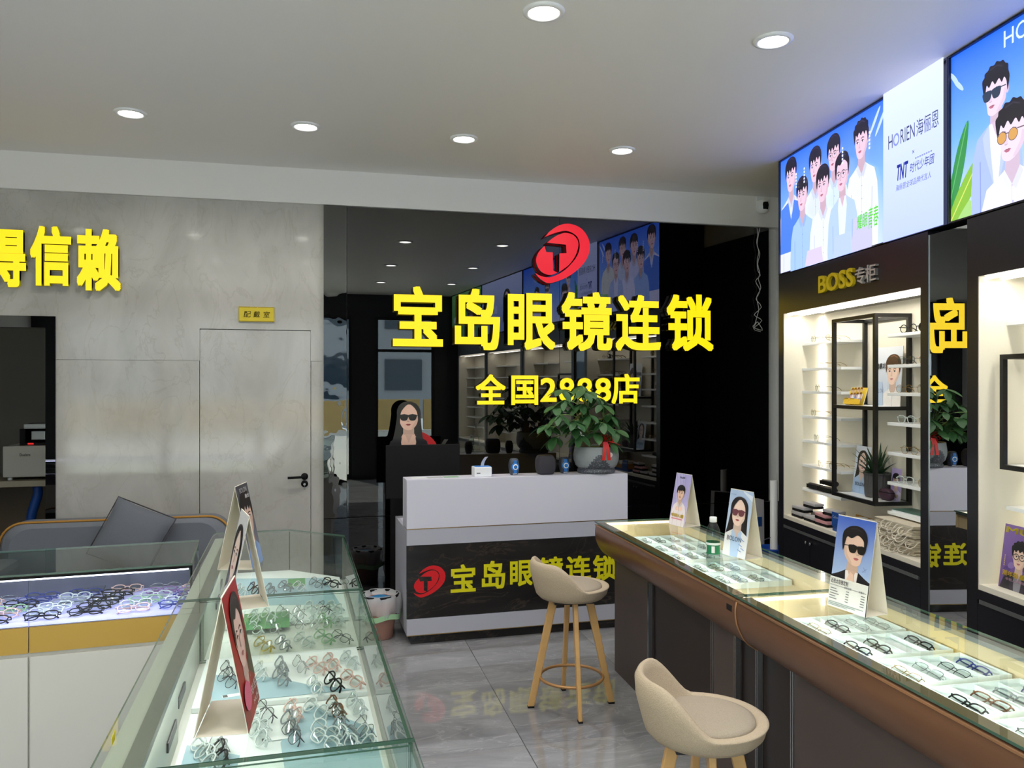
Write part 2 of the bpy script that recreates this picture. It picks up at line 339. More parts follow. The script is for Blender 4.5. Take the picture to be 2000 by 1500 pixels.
def portrait(P, cx, cy, s, sx=1.0, turn=0.0, hair='bangs', hc='#1d1a1c', skin='#e9c9b6', shirt='#f2f4f8', inner=None, jacket=None, tie=None, glass=None, gl='#17181c',
             low=-4, lips='#b8646a', arms=True, wide=1.0, knit=None, lapel=None):
    """Head-and-body figure drawn flat; s = head height (chin to crown), cx, cy = middle of the face."""
    def q(pts): return [(cx+x*s*sx, cy+y*s) for x, y in pts]
    def sh(h, k):
        v = [int(h[i:i+2], 16) for i in (1, 3, 5)]; return '#%02x%02x%02x' % tuple(max(0, min(255, int(a*k))) for a in v)
    t = turn*.16
    if hair == 'long':
        P.poly(q([(-.1, .62), (.22, .56), (.46, .3), (.5, -.2), (.56, -.8), (.66, -1.35), (.4, -1.3), (.2, -.6), (-.2, -.6), (-.4, -1.2), (-.7, -1.25), (-.56, -.6), (-.47, 0), (-.42, .35)]), hc, 4)
    W_ = .98*wide
    body = [(-.2, -.66), (-.5, -.82), (-W_*.82, -.96), (-W_, -1.4), (-W_*1.08, -2.2), (-W_*.95, low), (W_*.95, low), (W_*1.08, -2.2), (W_, -1.4), (W_*.82, -.96), (.5, -.82), (.2, -.66)]
    P.poly(q(body), jacket or shirt, 0)
    if arms:
        for g in (-1, 1): P.line(q([(g*W_*.68, -1.5), (g*W_*.66, -2.4), (g*W_*.7, low)]), .035*s*sx, sh(jacket or shirt, .82))
    P.poly(q([(-.21, -.2), (.21, -.2), (.22, -.66), (.3, -.8), (0, -1.06), (-.3, -.8), (-.22, -.66)]), sh(skin, .86), 0)
    if jacket:
        P.poly(q([(-.25, -.7), (.25, -.7), (.3, -1.0), (.16, -1.9), (0, -2.3), (-.2, -1.9), (-.3, -1.0)]), inner or '#f4f4f4')
        P.poly(q([(-.16, -.68), (.16, -.68), (0, -1.02)]), sh(skin, .9))
        if lapel:
            for g in (-1, 1): P.poly(q([(g*.25, -.7), (g*.5, -.95), (g*.42, -1.35), (g*.06, -2.25), (g*.2, -1.3)]), lapel)
        if tie: P.poly(q([(-.07, -.98), (.07, -.98), (.1, -1.7), (0, -2.2), (-.1, -1.7)]), tie)
    else:
        P.poly(q([(-.24, -.66), (-.34, -.8), (-.12, -1.12), (0, -1.0)]), sh(inner or shirt, .93)); P.poly(q([(.24, -.66), (.34, -.8), (.12, -1.12), (0, -1.0)]), sh(inner or shirt, .9))
        P.line(q([(0, -1.02), (.01, -2.6)]), .025*s*sx, sh(shirt, .86))
        for y in (-1.35, -1.75, -2.15): P.ell(cx+.03*s*sx, cy+y*s, .025*s*sx, .025*s, sh(shirt, .75), 8)
        if knit: P.poly(q([(-.25, -.85), (-.42, -.9), (-.9, -1.05), (-.95, -2.6), (.95, -2.6), (.9, -1.05), (.42, -.9), (.25, -.85), (0, -1.5)]), knit)
    for g in (-1, 1):
        if g*turn < .7: P.ell(cx+(g*.37-t*.25)*s*sx, cy-.02*s, .06*s*sx, .12*s, sh(skin, .9), 12)
    P.poly(q([(-.36-t*.1, .25), (-.37, -.05), (-.33, -.27), (-.2+t*.6, -.45), (t*.8, -.52), (.2+t*.6, -.45), (.33, -.27), (.37, -.05), (.36-t*.1, .25), (.2, .48), (-.2, .48)]), skin, 4)
    P.poly(q([(.37, -.05), (.33, -.27), (.2+t*.6, -.45), (.12+t*.7, -.44), (.24, -.2), (.3, 0)] if turn <= 0 else [(-.37, -.05), (-.33, -.27), (-.2+t*.6, -.45), (-.12+t*.7, -.44), (-.24, -.2), (-.3, 0)]), sh(skin, .93), 3)
    ex = .165
    for g in (-1, 1):
        x = g*ex+t; P.poly(q([(x-.1, .095), (x, .13), (x+.1, .1), (x+.1, .075), (x, .1), (x-.1, .07)]), sh(hc, 1.5))
        P.poly(q([(x-.085, .005), (x-.02, .04), (x+.05, .035), (x+.085, .0), (x+.03, -.025), (x-.04, -.025)]), '#f5efec'); P.ell(cx+x*s*sx, cy+.005*s, .036*s*sx, .034*s, '#241a18', 10)
        P.line(q([(x-.09, .01), (x, .045), (x+.09, .005)]), .016*s, '#33231f')
    P.poly(q([(t*1.25-.015, .02), (t*1.25+.03, .02), (t*1.35+.055, -.15), (t*1.35, -.18), (t*1.35-.055, -.15)]), sh(skin, .93)); P.line(q([(t*1.3-.05, -.165), (t*1.3, -.18), (t*1.3+.05, -.165)]), .014*s, sh(skin, .74))
    P.poly(q([(t-.12, -.285), (t-.03, -.262), (t, -.27), (t+.03, -.262), (t+.12, -.285), (t, -.295)]), sh(lips, .85)); P.poly(q([(t-.11, -.288), (t, -.297), (t+.11, -.288), (t+.04, -.335), (t-.04, -.335)]), lips)
    if hair == 'bangs':
        P.poly(q([(-.44, -.05), (-.5, .2), (-.46, .45), (-.25, .63), (.05, .68), (.32, .6), (.48, .4), (.49, .15), (.42, -.06), (.39, .1), (.34, .27), (.22, .16), (.12, .29), (.0, .13), (-.1, .25), (-.2, .12), (-.3, .26), (-.38, .12)]), hc, 3)
    elif hair == 'swept':
        P.poly(q([(-.42, -.12), (-.49, .2), (-.46, .48), (-.22, .66), (.1, .7), (.36, .6), (.49, .36), (.47, .1), (.41, -.1), (.38, .12), (.33, .3), (.1, .42), (-.12, .3), (-.3, .33), (-.37, .12)]), hc, 4)
    elif hair == 'spiky':
        P.poly(q([(-.42, -.02), (-.48, .2), (-.5, .4), (-.42, .47), (-.4, .56), (-.28, .6), (-.2, .68), (-.06, .66), (.04, .72), (.16, .67), (.27, .67), (.35, .58), (.45, .52), (.46, .38), (.5, .22), (.43, -.08), (.39, .14), (.31, .26), (.22, .17), (.12, .29), (-.02, .19), (-.12, .3), (-.24, .18), (-.33, .26), (-.38, .12)]), hc, 4)
    else:
        P.poly(q([(-.36, -.5), (-.46, 0), (-.45, .35), (-.25, .58), (.05, .63), (.32, .52), (.46, .25), (.46, -.1), (.38, -.5), (.36, .05), (.26, .33), (.02, .52), (-.2, .36), (-.33, .1)]), hc, 4)
    P.line(q([(-.2, .58), (.05, .62), (.25, .54)]), .03*s, sh(hc, 1.9))
    if glass:
        for g in (-1, 1):
            x = g*(ex+.005)+t
            if glass == 'sun': P.poly(q([(x-.155, .1), (x+.155, .1), (x+.15, -.04), (x+.08, -.13), (x-.08, -.13), (x-.15, -.04)]), gl, 3)
            elif glass == 'tint': P.ell(cx+x*s*sx, cy-.01*s, .15*s*sx, .13*s, '#6a5a55', 18); P.ell(cx+x*s*sx, cy-.01*s, .13*s*sx, .115*s, gl, 18)
            else:
                pts = [(x+.145*math.cos(2*PI*k/16), -.0+.125*math.sin(2*PI*k/16)) for k in range(17)]
                P.line(q(pts), (.03 if glass == 'thick' else .014)*s, gl)
        P.line(q([(t-.04, .05), (t+.04, .05)]), .025*s, gl if glass != 'tint' else '#6a5a55')
        for g in (-1, 1): P.line(q([(g*.3+t, .07), (g*.38, .06)]), .025*s, gl if glass != 'tint' else '#6a5a55')

# ------------------------------------------------------------------ the room
CEILZ, WY = 3.31, 6.2
fl = struct('floor', MB().box(-4.7, 4.5, -2.3, 8.2, -.06, -.006), GAP)
tm = MB(); e = .0016; h = .4-.0012
tm.add([(-h, -h, -.006), (h, -h, -.006), (h, h, -.006), (-h, h, -.006), (-h, -h, -e), (h, -h, -e), (h, h, -e), (-h, h, -e), (-h+e, -h+e, 0), (h-e, -h+e, 0), (h-e, h-e, 0), (-h+e, h-e, 0)],
       [(0, 1, 5, 4), (1, 2, 6, 5), (2, 3, 7, 6), (3, 0, 4, 7), (4, 5, 9, 8), (5, 6, 10, 9), (6, 7, 11, 10), (7, 4, 8, 11), (8, 9, 10, 11)])
tme = tm.mesh('tile', TILE)
for i in range(-7, 5):
    for j in range(-8, 6):
        x, y = .94+.4+.8*i, 3.64+.4+.8*j
        if -4.7 < x < 4.4 and y > -2.2: link('tile', tme, fl, loc=(x, y, 0), rot=(0, 0, random.choice((0, PI))))
struct('ceiling', MB().box(-4.7, 4.5, -2.4, 6.5, CEILZ, CEILZ+.12), CEIL)
wb = struct('wall_back', MB().box(-4.7, -2.95, 6.25, 6.45, 0, CEILZ).box(-1.80, 4.5, 6.25, 6.45, 0, CEILZ).box(-2.95, -1.80, 6.25, 6.45, 2.174, CEILZ).box(-4.7, 4.5, 6.165, 6.25, 3.05, CEILZ), WHITE)
DX0, DX1, DT, JZ = -.85, -.064, 2.1, 1.871
mp = [MB().box(-4.7, -2.95, 6.2, 6.25, JZ+.001, 3.05).box(-2.95, -1.8, 6.2, 6.25, 2.174, 3.05).box(-1.8, DX0, 6.2, 6.25, JZ+.001, 3.05).box(DX0, DX1, 6.2, 6.25, DT+.004, 3.05).box(DX1, .03, 6.2, 6.25, JZ+.001, 3.05),
      MB().box(-1.8, DX0-.003, 6.2, 6.25, 0, JZ-.001), MB().box(DX1+.003, .03, 6.2, 6.25, 0, JZ-.001), MB().box(-4.7, -2.95, 6.2, 6.25, 0, JZ-.001)]
for q in mp: q.build('marble_panel', MARBLE, wb)
MB().box(.03, .2, 6.165, 6.25, .69, 3.045).build('glass_panel', WAVYGLASS, wb)
for x0, x1, z0, z1 in ((.203, 1.886, .69, 3.045), (1.889, 3.773, .69, 3.045), (.2, 1.886, .0, .684), (1.889, 3.90, .0, .684)):
    MB().box(x0, x1, 6.19, 6.25, z0, z1).build('glass_panel', BLACKGLASS, wb)
MB().box(.03, .2, 6.165, 6.25, .0, .684).build('glass_panel', BLACKGLASS, wb)
d1 = struct('door_1', MB().box(DX0+.002, DX1-.002, 6.2, 6.24, .008, DT-.002), MARBLE)
hd = MB(); Mh = Matrix.Translation((-.109, 6.2, 1.006)) @ Matrix.Rotation(PI/2, 4, 'X')
hd.lathe([(.026, 0), (.026, .008), (.012, .009), (.012, .045)], 20, M=Mh); hd.tube([(-.109, 6.155, 1.006), (-.14, 6.153, 1.005), (-.23, 6.153, 1.002)], .009, 8)
hd.build('door_handle', MATTBLACK, d1)
lk = MB(); lk.lathe([(.026, 0), (.026, .008), (.009, .009), (.009, .014)], 20, M=Matrix.Translation((-.109, 6.2, .951)) @ Matrix.Rotation(PI/2, 4, 'X')); lo = lk.build('lock_escutcheon', MATTBLACK, d1)
kk = MB(); kk.box(-.111, -.107, 6.165, 6.19, .945, .957).lathe([(.009, 0), (.009, .002)], 12, M=Matrix.Translation((-.109, 6.16, .951)) @ Matrix.Rotation(PI/2, 4, 'X')).tube([(-.109, 6.16, .944), (-.107, 6.158, .925), (-.109, 6.16, .91)], .0015, 5); kk.build('key', STEEL, lo)
# open doorway at the left with its black glass lining
tr = struct('trim_1', MB().box(-1.862, -1.799, 6.19, 6.3, 0, 2.174).box(-2.95, -1.862, 6.19, 6.3, 2.094, 2.174).box(-3.01, -2.95, 6.19, 6.3, 0, 2.174), BLACKGLASS)
GREYROOM = mat('grey_room_paint', '#77746e', .8); OLDB = mat('worn_board', '#6f6250', .7)
struct('wall_workroom', MB().box(-3.7, -1.0, 7.75, 7.85, 0, 2.7).box(-3.8, -3.7, 6.45, 7.85, 0, 2.7).box(-1.0, -.9, 6.45, 7.85, 0, 2.7).box(-3.8, -.9, 6.45, 7.85, 2.7, 2.8), GREYROOM)
# right-hand wall behind the cabinets
struct('wall_right', MB().box(-1.6, 7.9, .52, .62, 0, CEILZ), WHITE, M=CAB.M)
MB().box(-1.05, -.012, .49, .52, 0, 3.05).build('dark_panel', MATTBLACK, bpy.data.objects['wall_right'])
struct('wall_left', MB().box(-4.8, -4.6, -2.3, 6.3, 0, CEILZ), WHITE)
# shop front behind the viewpoint (seen in the black glass)
DARKM = mat('dark_frame', '#1f2022', .4, .3); PIER = mat('dark_pier', '#2b2c2e', .35)
struct('wall_front', MB().box(.56, .98, -2.5, -2.2, 0, CEILZ).box(2.05, 4.2, -2.5, -2.2, 0, CEILZ).box(-4.7, -4.15, -2.5, -2.2, 0, CEILZ).box(-4.15, .56, -2.5, -2.2, 2.92, CEILZ).box(.98, 2.05, -2.5, -2.2, 2.92, CEILZ), PIER)
for k, (x0, x1) in enumerate(((-4.15, -2.58), (-2.58, -1.01), (-1.01, .56))):
    w = struct('window_%d' % (k+1), MB().box(x0, x0+.05, -2.28, -2.22, 0, 2.92).box(x1-.05, x1, -2.28, -2.22, 0, 2.92).box(x0+.05, x1-.05, -2.28, -2.22, 2.86, 2.92).box(x0+.05, x1-.05, -2.28, -2.22, 0, .08), DARKM)
    MB().box(x0+.05, x1-.05, -2.256, -2.244, .08, 2.86).build('pane', PANE, w)
d2 = struct('door_2', MB().box(.98, 1.03, -2.28, -2.22, 0, 2.92).box(2.0, 2.05, -2.28, -2.22, 0, 2.92).box(1.03, 2.0, -2.28, -2.22, 2.86, 2.92).box(1.03, 2.0, -2.28, -2.22, 2.28, 2.33), DARKM)
MB().box(1.03, 2.0, -2.256, -2.244, 2.33, 2.86).build('pane', PANE, d2); MB().box(1.03, 2.0, -2.256, -2.244, .03, 2.28).build('pane', PANE, d2)
PAVE = mat('pavement', '#bdb8ae', .85, noise=.12, nscale=3); ROAD = mat('pale_road', '#b3b0aa', .9, noise=.08, nscale=2)
struct('pavement', MB().box(-14, 16, -8, -2.3, -.12, -.02), PAVE); struct('road', MB().box(-30, 34, -19, -8, -.2, -.1), ROAD)
for k, x in enumerate((2.2, 2.9, 3.9)):
    t = thing('stone_bollard', ('left', 'middle', 'right')[k]+'most of the three round stone bollards on the pavement outside, mirrored in the black glass', 'bollard', (x, -7.2, -.02), 0, 'round stone bollards outside')
    MB().lathe([(.17, 0), (.17, .1), (.1, .13)], 20).build('base', PAVE, t)
    MB().lathe([(.26*math.sin(a), .36-.26*math.cos(a)) for a in [PI*k/12 for k in range(1, 13)]], 20).build('ball', mat('grey_stone', '#6d6c69', .8), t)
hb = MB()
for k in range(14): hb.box(-14+k*3, -11.15+k*3, -19.4, -19.1, -.1, 1.1, c=.03)
tag(hb.build('barrier_wall', mat('yellow_barrier', '#b99b62', .8)), 'long yellowish barrier wall across the road, mirrored in the black glass', 'barrier')
bt = thing('street_building', 'grey building across the road, mirrored in the black glass', 'building', (6, -27, 0))
MB().box(-22, 24, -4, 0, 0, 11).build('wall', mat('far_facade', '#8b8f93', .8), bt)
wm = MB().box(-.9, .9, -.05, .05, 0, 1.5).mesh('window', mat('far_glass', '#2f3b45', .1))
for i in range(12):
    for j in range(3): link('window', wm, bt, loc=(-19.5+i*3.5, .03, 1.4+j*3))

# ------------------------------------------------------------------ ceiling lights and camera
def downlight(x, y, label):
    t = thing('downlight', label, 'ceiling light', (x, y, CEILZ), 0, 'recessed ceiling downlights')
    MB().lathe([(.066, -.004), (.07, -.012), (.09, -.008), (.092, 0)], 28, cap=False).build('trim_ring', WPLAST, t)
    MB().lathe([(.001, -.0045), (.068, -.0045)], 24, cap=False).build('lamp_lens', LAMP, t)
    l = bpy.data.lights.new('downlight_lamp', 'AREA'); l.shape = 'DISK'; l.size = .13; l.energy = LAMPW; l.color = (1, .965, .9); l.spread = R(150)
    o = bpy.data.objects.new('downlight_lamp', l); C.objects.link(o); o.parent = t; o.location = (0, 0, -.014)
LAMPW = 6.0
r2 = [onH(x, y, CEILZ) for x, y in ((255, 220), (597, 246), (906, 270), (1215, 293))]
nm = ['leftmost', 'second from the left', 'third from the left', 'fourth from the left']
for p, n in zip(r2, nm): downlight(p.x, p.y, 'round white downlight in the row near the back wall, '+n)
a, b = onH(1062, 22, CEILZ), onH(1510, 78, CEILZ)
downlight(a.x, a.y, 'round white downlight at the top centre of the ceiling'); downlight(b.x, b.y, 'round white downlight near the blue illuminated poster')
dx, dy = (b-a).x, (b-a).y
for k in (-1, -2, -3): downlight(a.x+k*dx, a.y+k*dy, 'round white downlight overhead, %s place left of the top centre one' % ('first', 'second', 'third')[-k-1])
for j in (1, 2):
    for k in range(-3, 2): downlight(a.x+k*dx, a.y-j*1.84+k*dy, 'round downlight mirrored in the black glass, %s row from the shop door, %s from left' % (('second', 'first')[j-1], ('first', 'second', 'third', 'fourth', 'fifth')[k+3]))
c = onY(1491, 397, 6.1)
t = thing('security_camera', 'white wall security camera with a black lens high in the far corner', 'camera', (c.x, 6.165, c.z+.02))
MB().box(-.035, .035, -.02, 0, -.02, .05, c=.006).build('bracket', WPLAST, t)
MB().lathe([(.0, -.1), (.028, -.1), (.045, -.085), (.05, -.04), (.047, .0), (.02, .012), (0, .012)], 20, M=Matrix.Translation((0, -.05, .0))).build('housing', WPLAST, t)
MB().lathe([(0, .0), (.024, .0), (.03, -.02), (.024, -.06), (0, -.06)], 16, M=Matrix.Translation((.005, -.085, -.015))).build('lens', MATTBLACK, t)
wr = [[(1478.5, 445), (1480, 458), (1478, 474), (1482, 492), (1479, 508), (1480, 528), (1485, 538), (1476, 549), (1484, 566), (1480, 578), (1477, 585), (1487, 600), (1473, 615), (1488, 626), (1472, 642), (1486, 648)],
      [(1484, 445), (1480, 466), (1479, 480), (1484, 496), (1480, 515), (1484, 534), (1481, 545), (1486, 562), (1478, 580), (1480, 592), (1482, 605), (1478, 620), (1475, 632), (1471, 639), (1489, 645), (1482, 632), (1478, 629), (1472, 640)]]
m = MB()
for k, path in enumerate(wr):
    pp = [onY(x, y, 6.168-.006*k-.003*(i % 2)) for i, (x, y) in enumerate(path)]; m.tube(smooth([tuple(p) for p in pp], 3, False), .0032, 5)
tag(m.build('hanging_cable', mat('cable_white', '#d8d6d0', .5)), 'thin white cable hanging in loose loops down the black wall', 'cable')

# ------------------------------------------------------------------ wall lettering
def letter(s, x0, z0, x1, z1, what, face=YEL, side=LETSIDE, d=.05, gap=.02, off=.032, grp='yellow letters on the black wall', y=None):
    mb = solidtext(s, x1-x0, z1-z0, d, off)
    o = mb.build('sign_letter', [face, side], None, M=Matrix.Translation((x0, (y or 6.19)-gap, z0)) @ Matrix.Rotation(PI/2, 4, 'X'))
    tag(o, what, 'letter', grp); return o
for s, b, n in (('宝', (.543, 1.988, .927, 2.449), 'first'), ('岛', (1.019, 1.965, 1.379, 2.443), 'second'), ('眼', (1.441, 1.969, 1.831, 2.42), 'third'), ('镜', (1.882, 1.966, 2.315, 2.443), 'fourth'), ('连', (2.342, 1.97, 2.74, 2.43), 'fifth'), ('锁', (2.79, 1.974, 3.215, 2.447), 'sixth and last')):
    letter(s, *b, n+' of the six big glowing yellow characters on the black wall')
for s, b, n in (('全', (1.188, 1.539, 1.429, 1.776), 'first'), ('国', (1.474, 1.534, 1.695, 1.768), 'second'), ('2', (1.712, 1.557, 1.848, 1.749), 'third'), ('8', (1.869, 1.556, 1.997, 1.749), 'fourth'), ('8', (2.019, 1.556, 2.149, 1.749), 'fifth'), ('8', (2.171, 1.555, 2.311, 1.75), 'sixth'), ('店', (2.315, 1.537, 2.559, 1.783), 'last')):
    letter(s, *b, n+' small glowing yellow sign character in the lower line above the plant', d=.03, grp='small yellow letters in the lower line')
for s, b, n in (('得', (-2.237, 2.366, -1.97, 2.774), 'yellow character cut off at the left edge of the marble wall'), ('信', (-1.945, 2.381, -1.687, 2.798), 'yellow character on the marble wall, middle of the three'), ('赖', (-1.651, 2.354, -1.367, 2.791), 'yellow character on the marble wall, rightmost of the three')):
    letter(s, *b, n, d=.035, grp='yellow letters on the marble wall', y=6.2, off=.042, side=YELP)
LOGO_OUT = smooth([(455, 390), (560, 270), (760, 140), (980, 100), (1220, 180), (1370, 360), (1410, 560), (1350, 780), (1170, 1000), (900, 1190), (560, 1310), (400, 1260), (300, 1180), (255, 1115)], 4, False) + smooth([(255, 1115), (380, 1175), (560, 1190), (780, 1100), (960, 960), (1120, 770), (1187, 600), (1180, 440), (1100, 320), (900, 245), (640, 310), (455, 390)], 4, False)[1:-1]
LOGO_A = [(500, 500)]+smooth([(500, 500), (640, 390), (780, 315), (900, 288), (1050, 320), (1150, 430), (1160, 560), (1100, 740), (960, 930), (755, 1078)], 4, False)[1:]+[(760, 705), (912, 695), (900, 525)]
LOGO_B = [(445, 570), (485, 690), (620, 690), (625, 1050), (715, 1095)]+smooth([(715, 1095), (620, 1135), (500, 1140), (370, 1080), (290, 960), (270, 840), (310, 720), (380, 630), (445, 570)], 4, False)[1:-1]
def logo(name, mats, w, h, d, parent=None, M=None):
    o = None
    for k, pl in enumerate((LOGO_OUT, LOGO_A, LOGO_B)):
        mb = MB().prism([((x-205)/1205*w, (1310-y)/1210*h) for x, y in pl], 0, d, 0, 1)
        mb.build(('outer_swirl', 'inner_half', 'inner_half')[k], mats, parent, M=M)
a, b = onY(1041, 552, 6.12), onY(1152, 439, 6.12)
lg = thing('round_logo', 'round red swirl emblem with a cut-out T above the yellow characters', 'logo', (a.x, 6.17, a.z))
logo('l', [REDL, LETSIDE], b.x-a.x, b.z-a.z, .05, lg, Matrix.Rotation(PI/2, 4, 'X'))
a, b = onY(466, 628, 6.19), onY(536, 600, 6.19)
t = thing('door_plaque', 'small gold plaque with black characters above the hidden marble door', 'sign', (a.x, 6.2, a.z))
w, h = b.x-a.x, b.z-a.z
MB().box(0, w, -.012, 0, 0, h, c=.002).build('plate', mat('gold_plate', '#c7b12c', .35, .3), t)
MB().tube([(.004, -.0125, .004), (w-.004, -.0125, .004), (w-.004, -.0125, h-.004), (.004, -.0125, h-.004)], .0018, 4, True).build('rim', BRASS, t)
P = Print(w, h)
for k, s in enumerate('配戴室'): P.text(s, .036+k*.068, .032, .046, '#1b1608', off=.008, shear=.12)
P.build('lettering', PRINT, t, Matrix.Translation((0, -.012, 0)) @ Matrix.Rotation(PI/2, 4, 'X'))

# ------------------------------------------------------------------ illuminated posters over the cabinets
def men_poster(P, fr, x0, z0):
    def lb(px, py): v = fr.at(px, py); return v.x-x0, v.z-z0
    P.grad(0, .42, 1.33, .825, '#2f6fe8', '#7db2f6'); P.up().grad(0, 0, 1.33, .42, '#7db2f6', '#c3d6f6'); P.up()
    for x, y, a in ((.05, .25, .5), (1.2, .72, .9), (1.26, .7, .9), (.1, .1, 1.2)): P.ell(x, y, .09, .012, '#c6ddfb', 14, a)
    men = [(1543, 342, 58, dict(shirt='#dfe4f2', knit='#4b80d6')), (1591, 322, 60, dict(shirt='#d6e0f2')), (1628, 299, 62, dict(shirt='#cfe2ea', glass='wire', gl='#9a8a70')), (1683, 273, 66, dict(shirt='#e4ead6', hair='spiky')),
           (1568.7, 379, 58, dict(shirt='#a3c6ee')), (1610, 359, 63, dict(shirt='#e3ebf8')), (1648.7, 337, 65, dict(shirt='#d3e2f4', jacket='#b4cdec', inner='#e0e9f6', hair='swept', glass='wire', gl='#8a8078'))]
    for px, py, hh, kw in men:
        x, y = lb(px, py); _, ya = lb(px, py-hh/2); _, yb = lb(px, py+hh/2); s = (ya-yb)*.97
        portrait(P, x, y-.01, s, sx=.86, turn=-.5, low=-5, wide=1.0, skin='#ecc6b8', hc='#1d1924', **kw)
    P.poly([(.985, 0), (1.21, 0), (1.215, .2), (1.03, .2)], '#c9c8c6'); P.poly([(.42, 0), (.66, 0), (.64, .1), (.45, .1)], '#d9ccf0'); P.poly([(.78, 0), (1.0, 0), (.98, .13), (.8, .13)], '#b9cdf0')
    for (px, py) in ((1558, 343), (1574, 332), (1649, 293), (1702, 262)):
        x, y = lb(px, py)
        for k in range(5): P.poly([(x, y-.022*k), (x+.016, y-.022*k), (x+.016, y-.022*k+.014), (x, y-.022*k+.014)], '#e6f0ff')
    x, y = lb(1679, 447); P.text('耀眼', x, y-.01, .085, '#5ad02e', lb(1700, 447)[0]-x, .012, .2, .05); x, y = lb(1702, 446); P.text('青春', x, y-.005, .12, '#5ad02e', lb(1722, 447)[0]-x, .004, .2, .05)
    P.up().grad(1.33, 0, 1.842, .825, '#dbe8fc', '#bccdf2'); P.up()
    x, y = lb(1741, 293); x2, y2 = lb(1793, 268); h = .075
    P.text('H', x, y, h, '#3d4254', .04); P.text('O', x+.045, y, h*.92, '#8593b8', .056, .02); P.text('RIEN', x+.112, y, h, '#3d4254', lb(1793, 280)[0]-x-.112)
    P.text('海俪恩', lb(1796, 280)[0], y-.005, .088, '#3b4054', lb(1840, 280)[0]-lb(1796, 280)[0])
    x, y = lb(1788, 297); P.text('×', x, y-.01, .018, '#4a5064')
    x, y = lb(1758, 354); P.text('TNT', x, y, .085, '#1d2a7a', .1, .05, .25); P.text('时代少年团', x+.115, y+.012, .052, '#2a356f', .2, .006, .15); P.text('海俪恩全球品牌代言人', x-.01, y-.055, .034, '#4a5480', .3, 0, .15)
    for k in range(8): P.poly([(x+.16+k*.018, y+.075), (x+.172+k*.018, y+.075), (x+.172+k*.018, y+.082), (x+.16+k*.018, y+.082)], '#7a84a8')
def duo_poster(P, fr, x0, z0):
    def lb(px, py): v = fr.at(px, py); return v.x-x0, v.z-z0
    P.grad(0, .4, P.w, P.h, '#2069ea', '#74b2f8'); P.up().grad(0, 0, P.w, .4, '#74b2f8', '#cfe2fa'); P.up()
    for x, y, a in ((.03, .7, -.9), (.06, .66, -.8), (.75, .7, .3), (1.4, .6, .4)): P.ell(x, y, .05, .012, '#bcd9fb', 12, a)
    P.ell(.06, 0, .12, .12, '#a6d66a', 24)
    for pts, c in (([(-.02, .1), (.05, .35), (.13, .47), (.11, .3), (.05, .12), (-.02, -.02)], '#2f8f3a'), ([(-.02, .02), (.1, .2), (.25, .32), (.2, .16), (.08, .04), (-.02, -.06)], '#86bd2c')): P.poly(pts, c, 4)
    P.line([(-.02, .05), (.12, .46)], .006, '#62b85a'); P.line([(-.02, -.02), (.24, .31)], .007, '#d6e05a')
    x, y = lb(1942, 180); _, ya = lb(1942, 122); _, yb = lb(1942, 214); s = (ya-yb)*.9
    portrait(P, x, y, s, sx=.9, turn=-.9, hair='spiky', skin='#f1d5c8', shirt='#f4f6fb', jacket='#a9bde4', inner='#f4f6fb', glass='sun', gl='#2a3a44', low=-4.5, wide=.9, lapel='#bccbea')
    x, y = lb(1968, 264); _, ya = lb(1968, 212); _, yb = lb(1968, 312); s = (ya-yb)*.97
    portrait(P, x+.02, y, s, sx=.9, turn=-.8, hair='spiky', skin='#f3d9cc', shirt='#f5f6fb', glass='tint', gl='#d6a04a', low=-4)
    portrait(P, .95, .44, .2, sx=.9, turn=.4, hair='bangs', skin='#f3d9cc', shirt='#dfe9fa', glass='sun', gl='#333a44', low=-4)
    portrait(P, 1.3, .38, .2, sx=.9, turn=.6, hair='swept', skin='#f3d9cc', shirt='#eef2fb', glass='tint', gl='#a9a0d0', low=-4)
    x, y = lb(1963, 90); P.text('HORIEN', x, y-.01, .075, '#d5ecff', .36, .004)
def woman_poster(P, c1, c2, hairl='long'):
    P.grad(0, 0, P.w, P.h, c1, c2); P.up(); portrait(P, P.w*.36, .42, .34, hair=hairl, turn=.3, glass='sun', skin='#efd3c6', shirt='#9fb9d8', jacket='#8fadd2', inner='#f0f0f0')
    P.text('BOLON', P.w*.6, .3, .12, '#f3f6fb', None, .0)
LZ0, LZ1 = 2.485, 3.305
for k, (x0, x1, fn, lab) in enumerate(((-.005, 1.846, men_poster, 'backlit blue poster of seven young men in pale shirts, with a white panel beside them'), (1.85, 3.70, duo_poster, 'backlit blue poster of men in sunglasses with a green leaf, at the right edge'),
        (3.704, 5.55, lambda P, f, x, z: woman_poster(P, '#cfe0f4', '#7fa4d6'), 'backlit pale poster of a long-haired woman, mirrored in the black glass'), (5.554, 7.3, lambda P, f, x, z: woman_poster(P, '#7fc76a', '#3f8f4a'), 'backlit green poster nearest the shop door, mirrored in the black glass'))):
    t = thing('lightbox', lab, 'poster', M=inframe(CAB, x0, 0, 0), group='illuminated posters above the cabinets')
    w, h = x1-x0, LZ1-LZ0
    MB().box(0, w, .012, .5, LZ0, LZ1).build('box_body', BLACK, t)
    MB().box(0, w, -.004, .012, LZ0, LZ0+.008).box(0, w, -.004, .012, LZ1-.008, LZ1).box(0, .006, -.004, .012, LZ0+.008, LZ1-.008).box(w-.006, w, -.004, .012, LZ0+.008, LZ1-.008).build('rim_frame', BLACK, t)
    P = Print(w, h); fn(P, CAB, x0, LZ0); P.build('poster_face', LIT, t, Matrix.Translation((0, .011, LZ0)) @ Matrix.Rotation(PI/2, 4, 'X'))

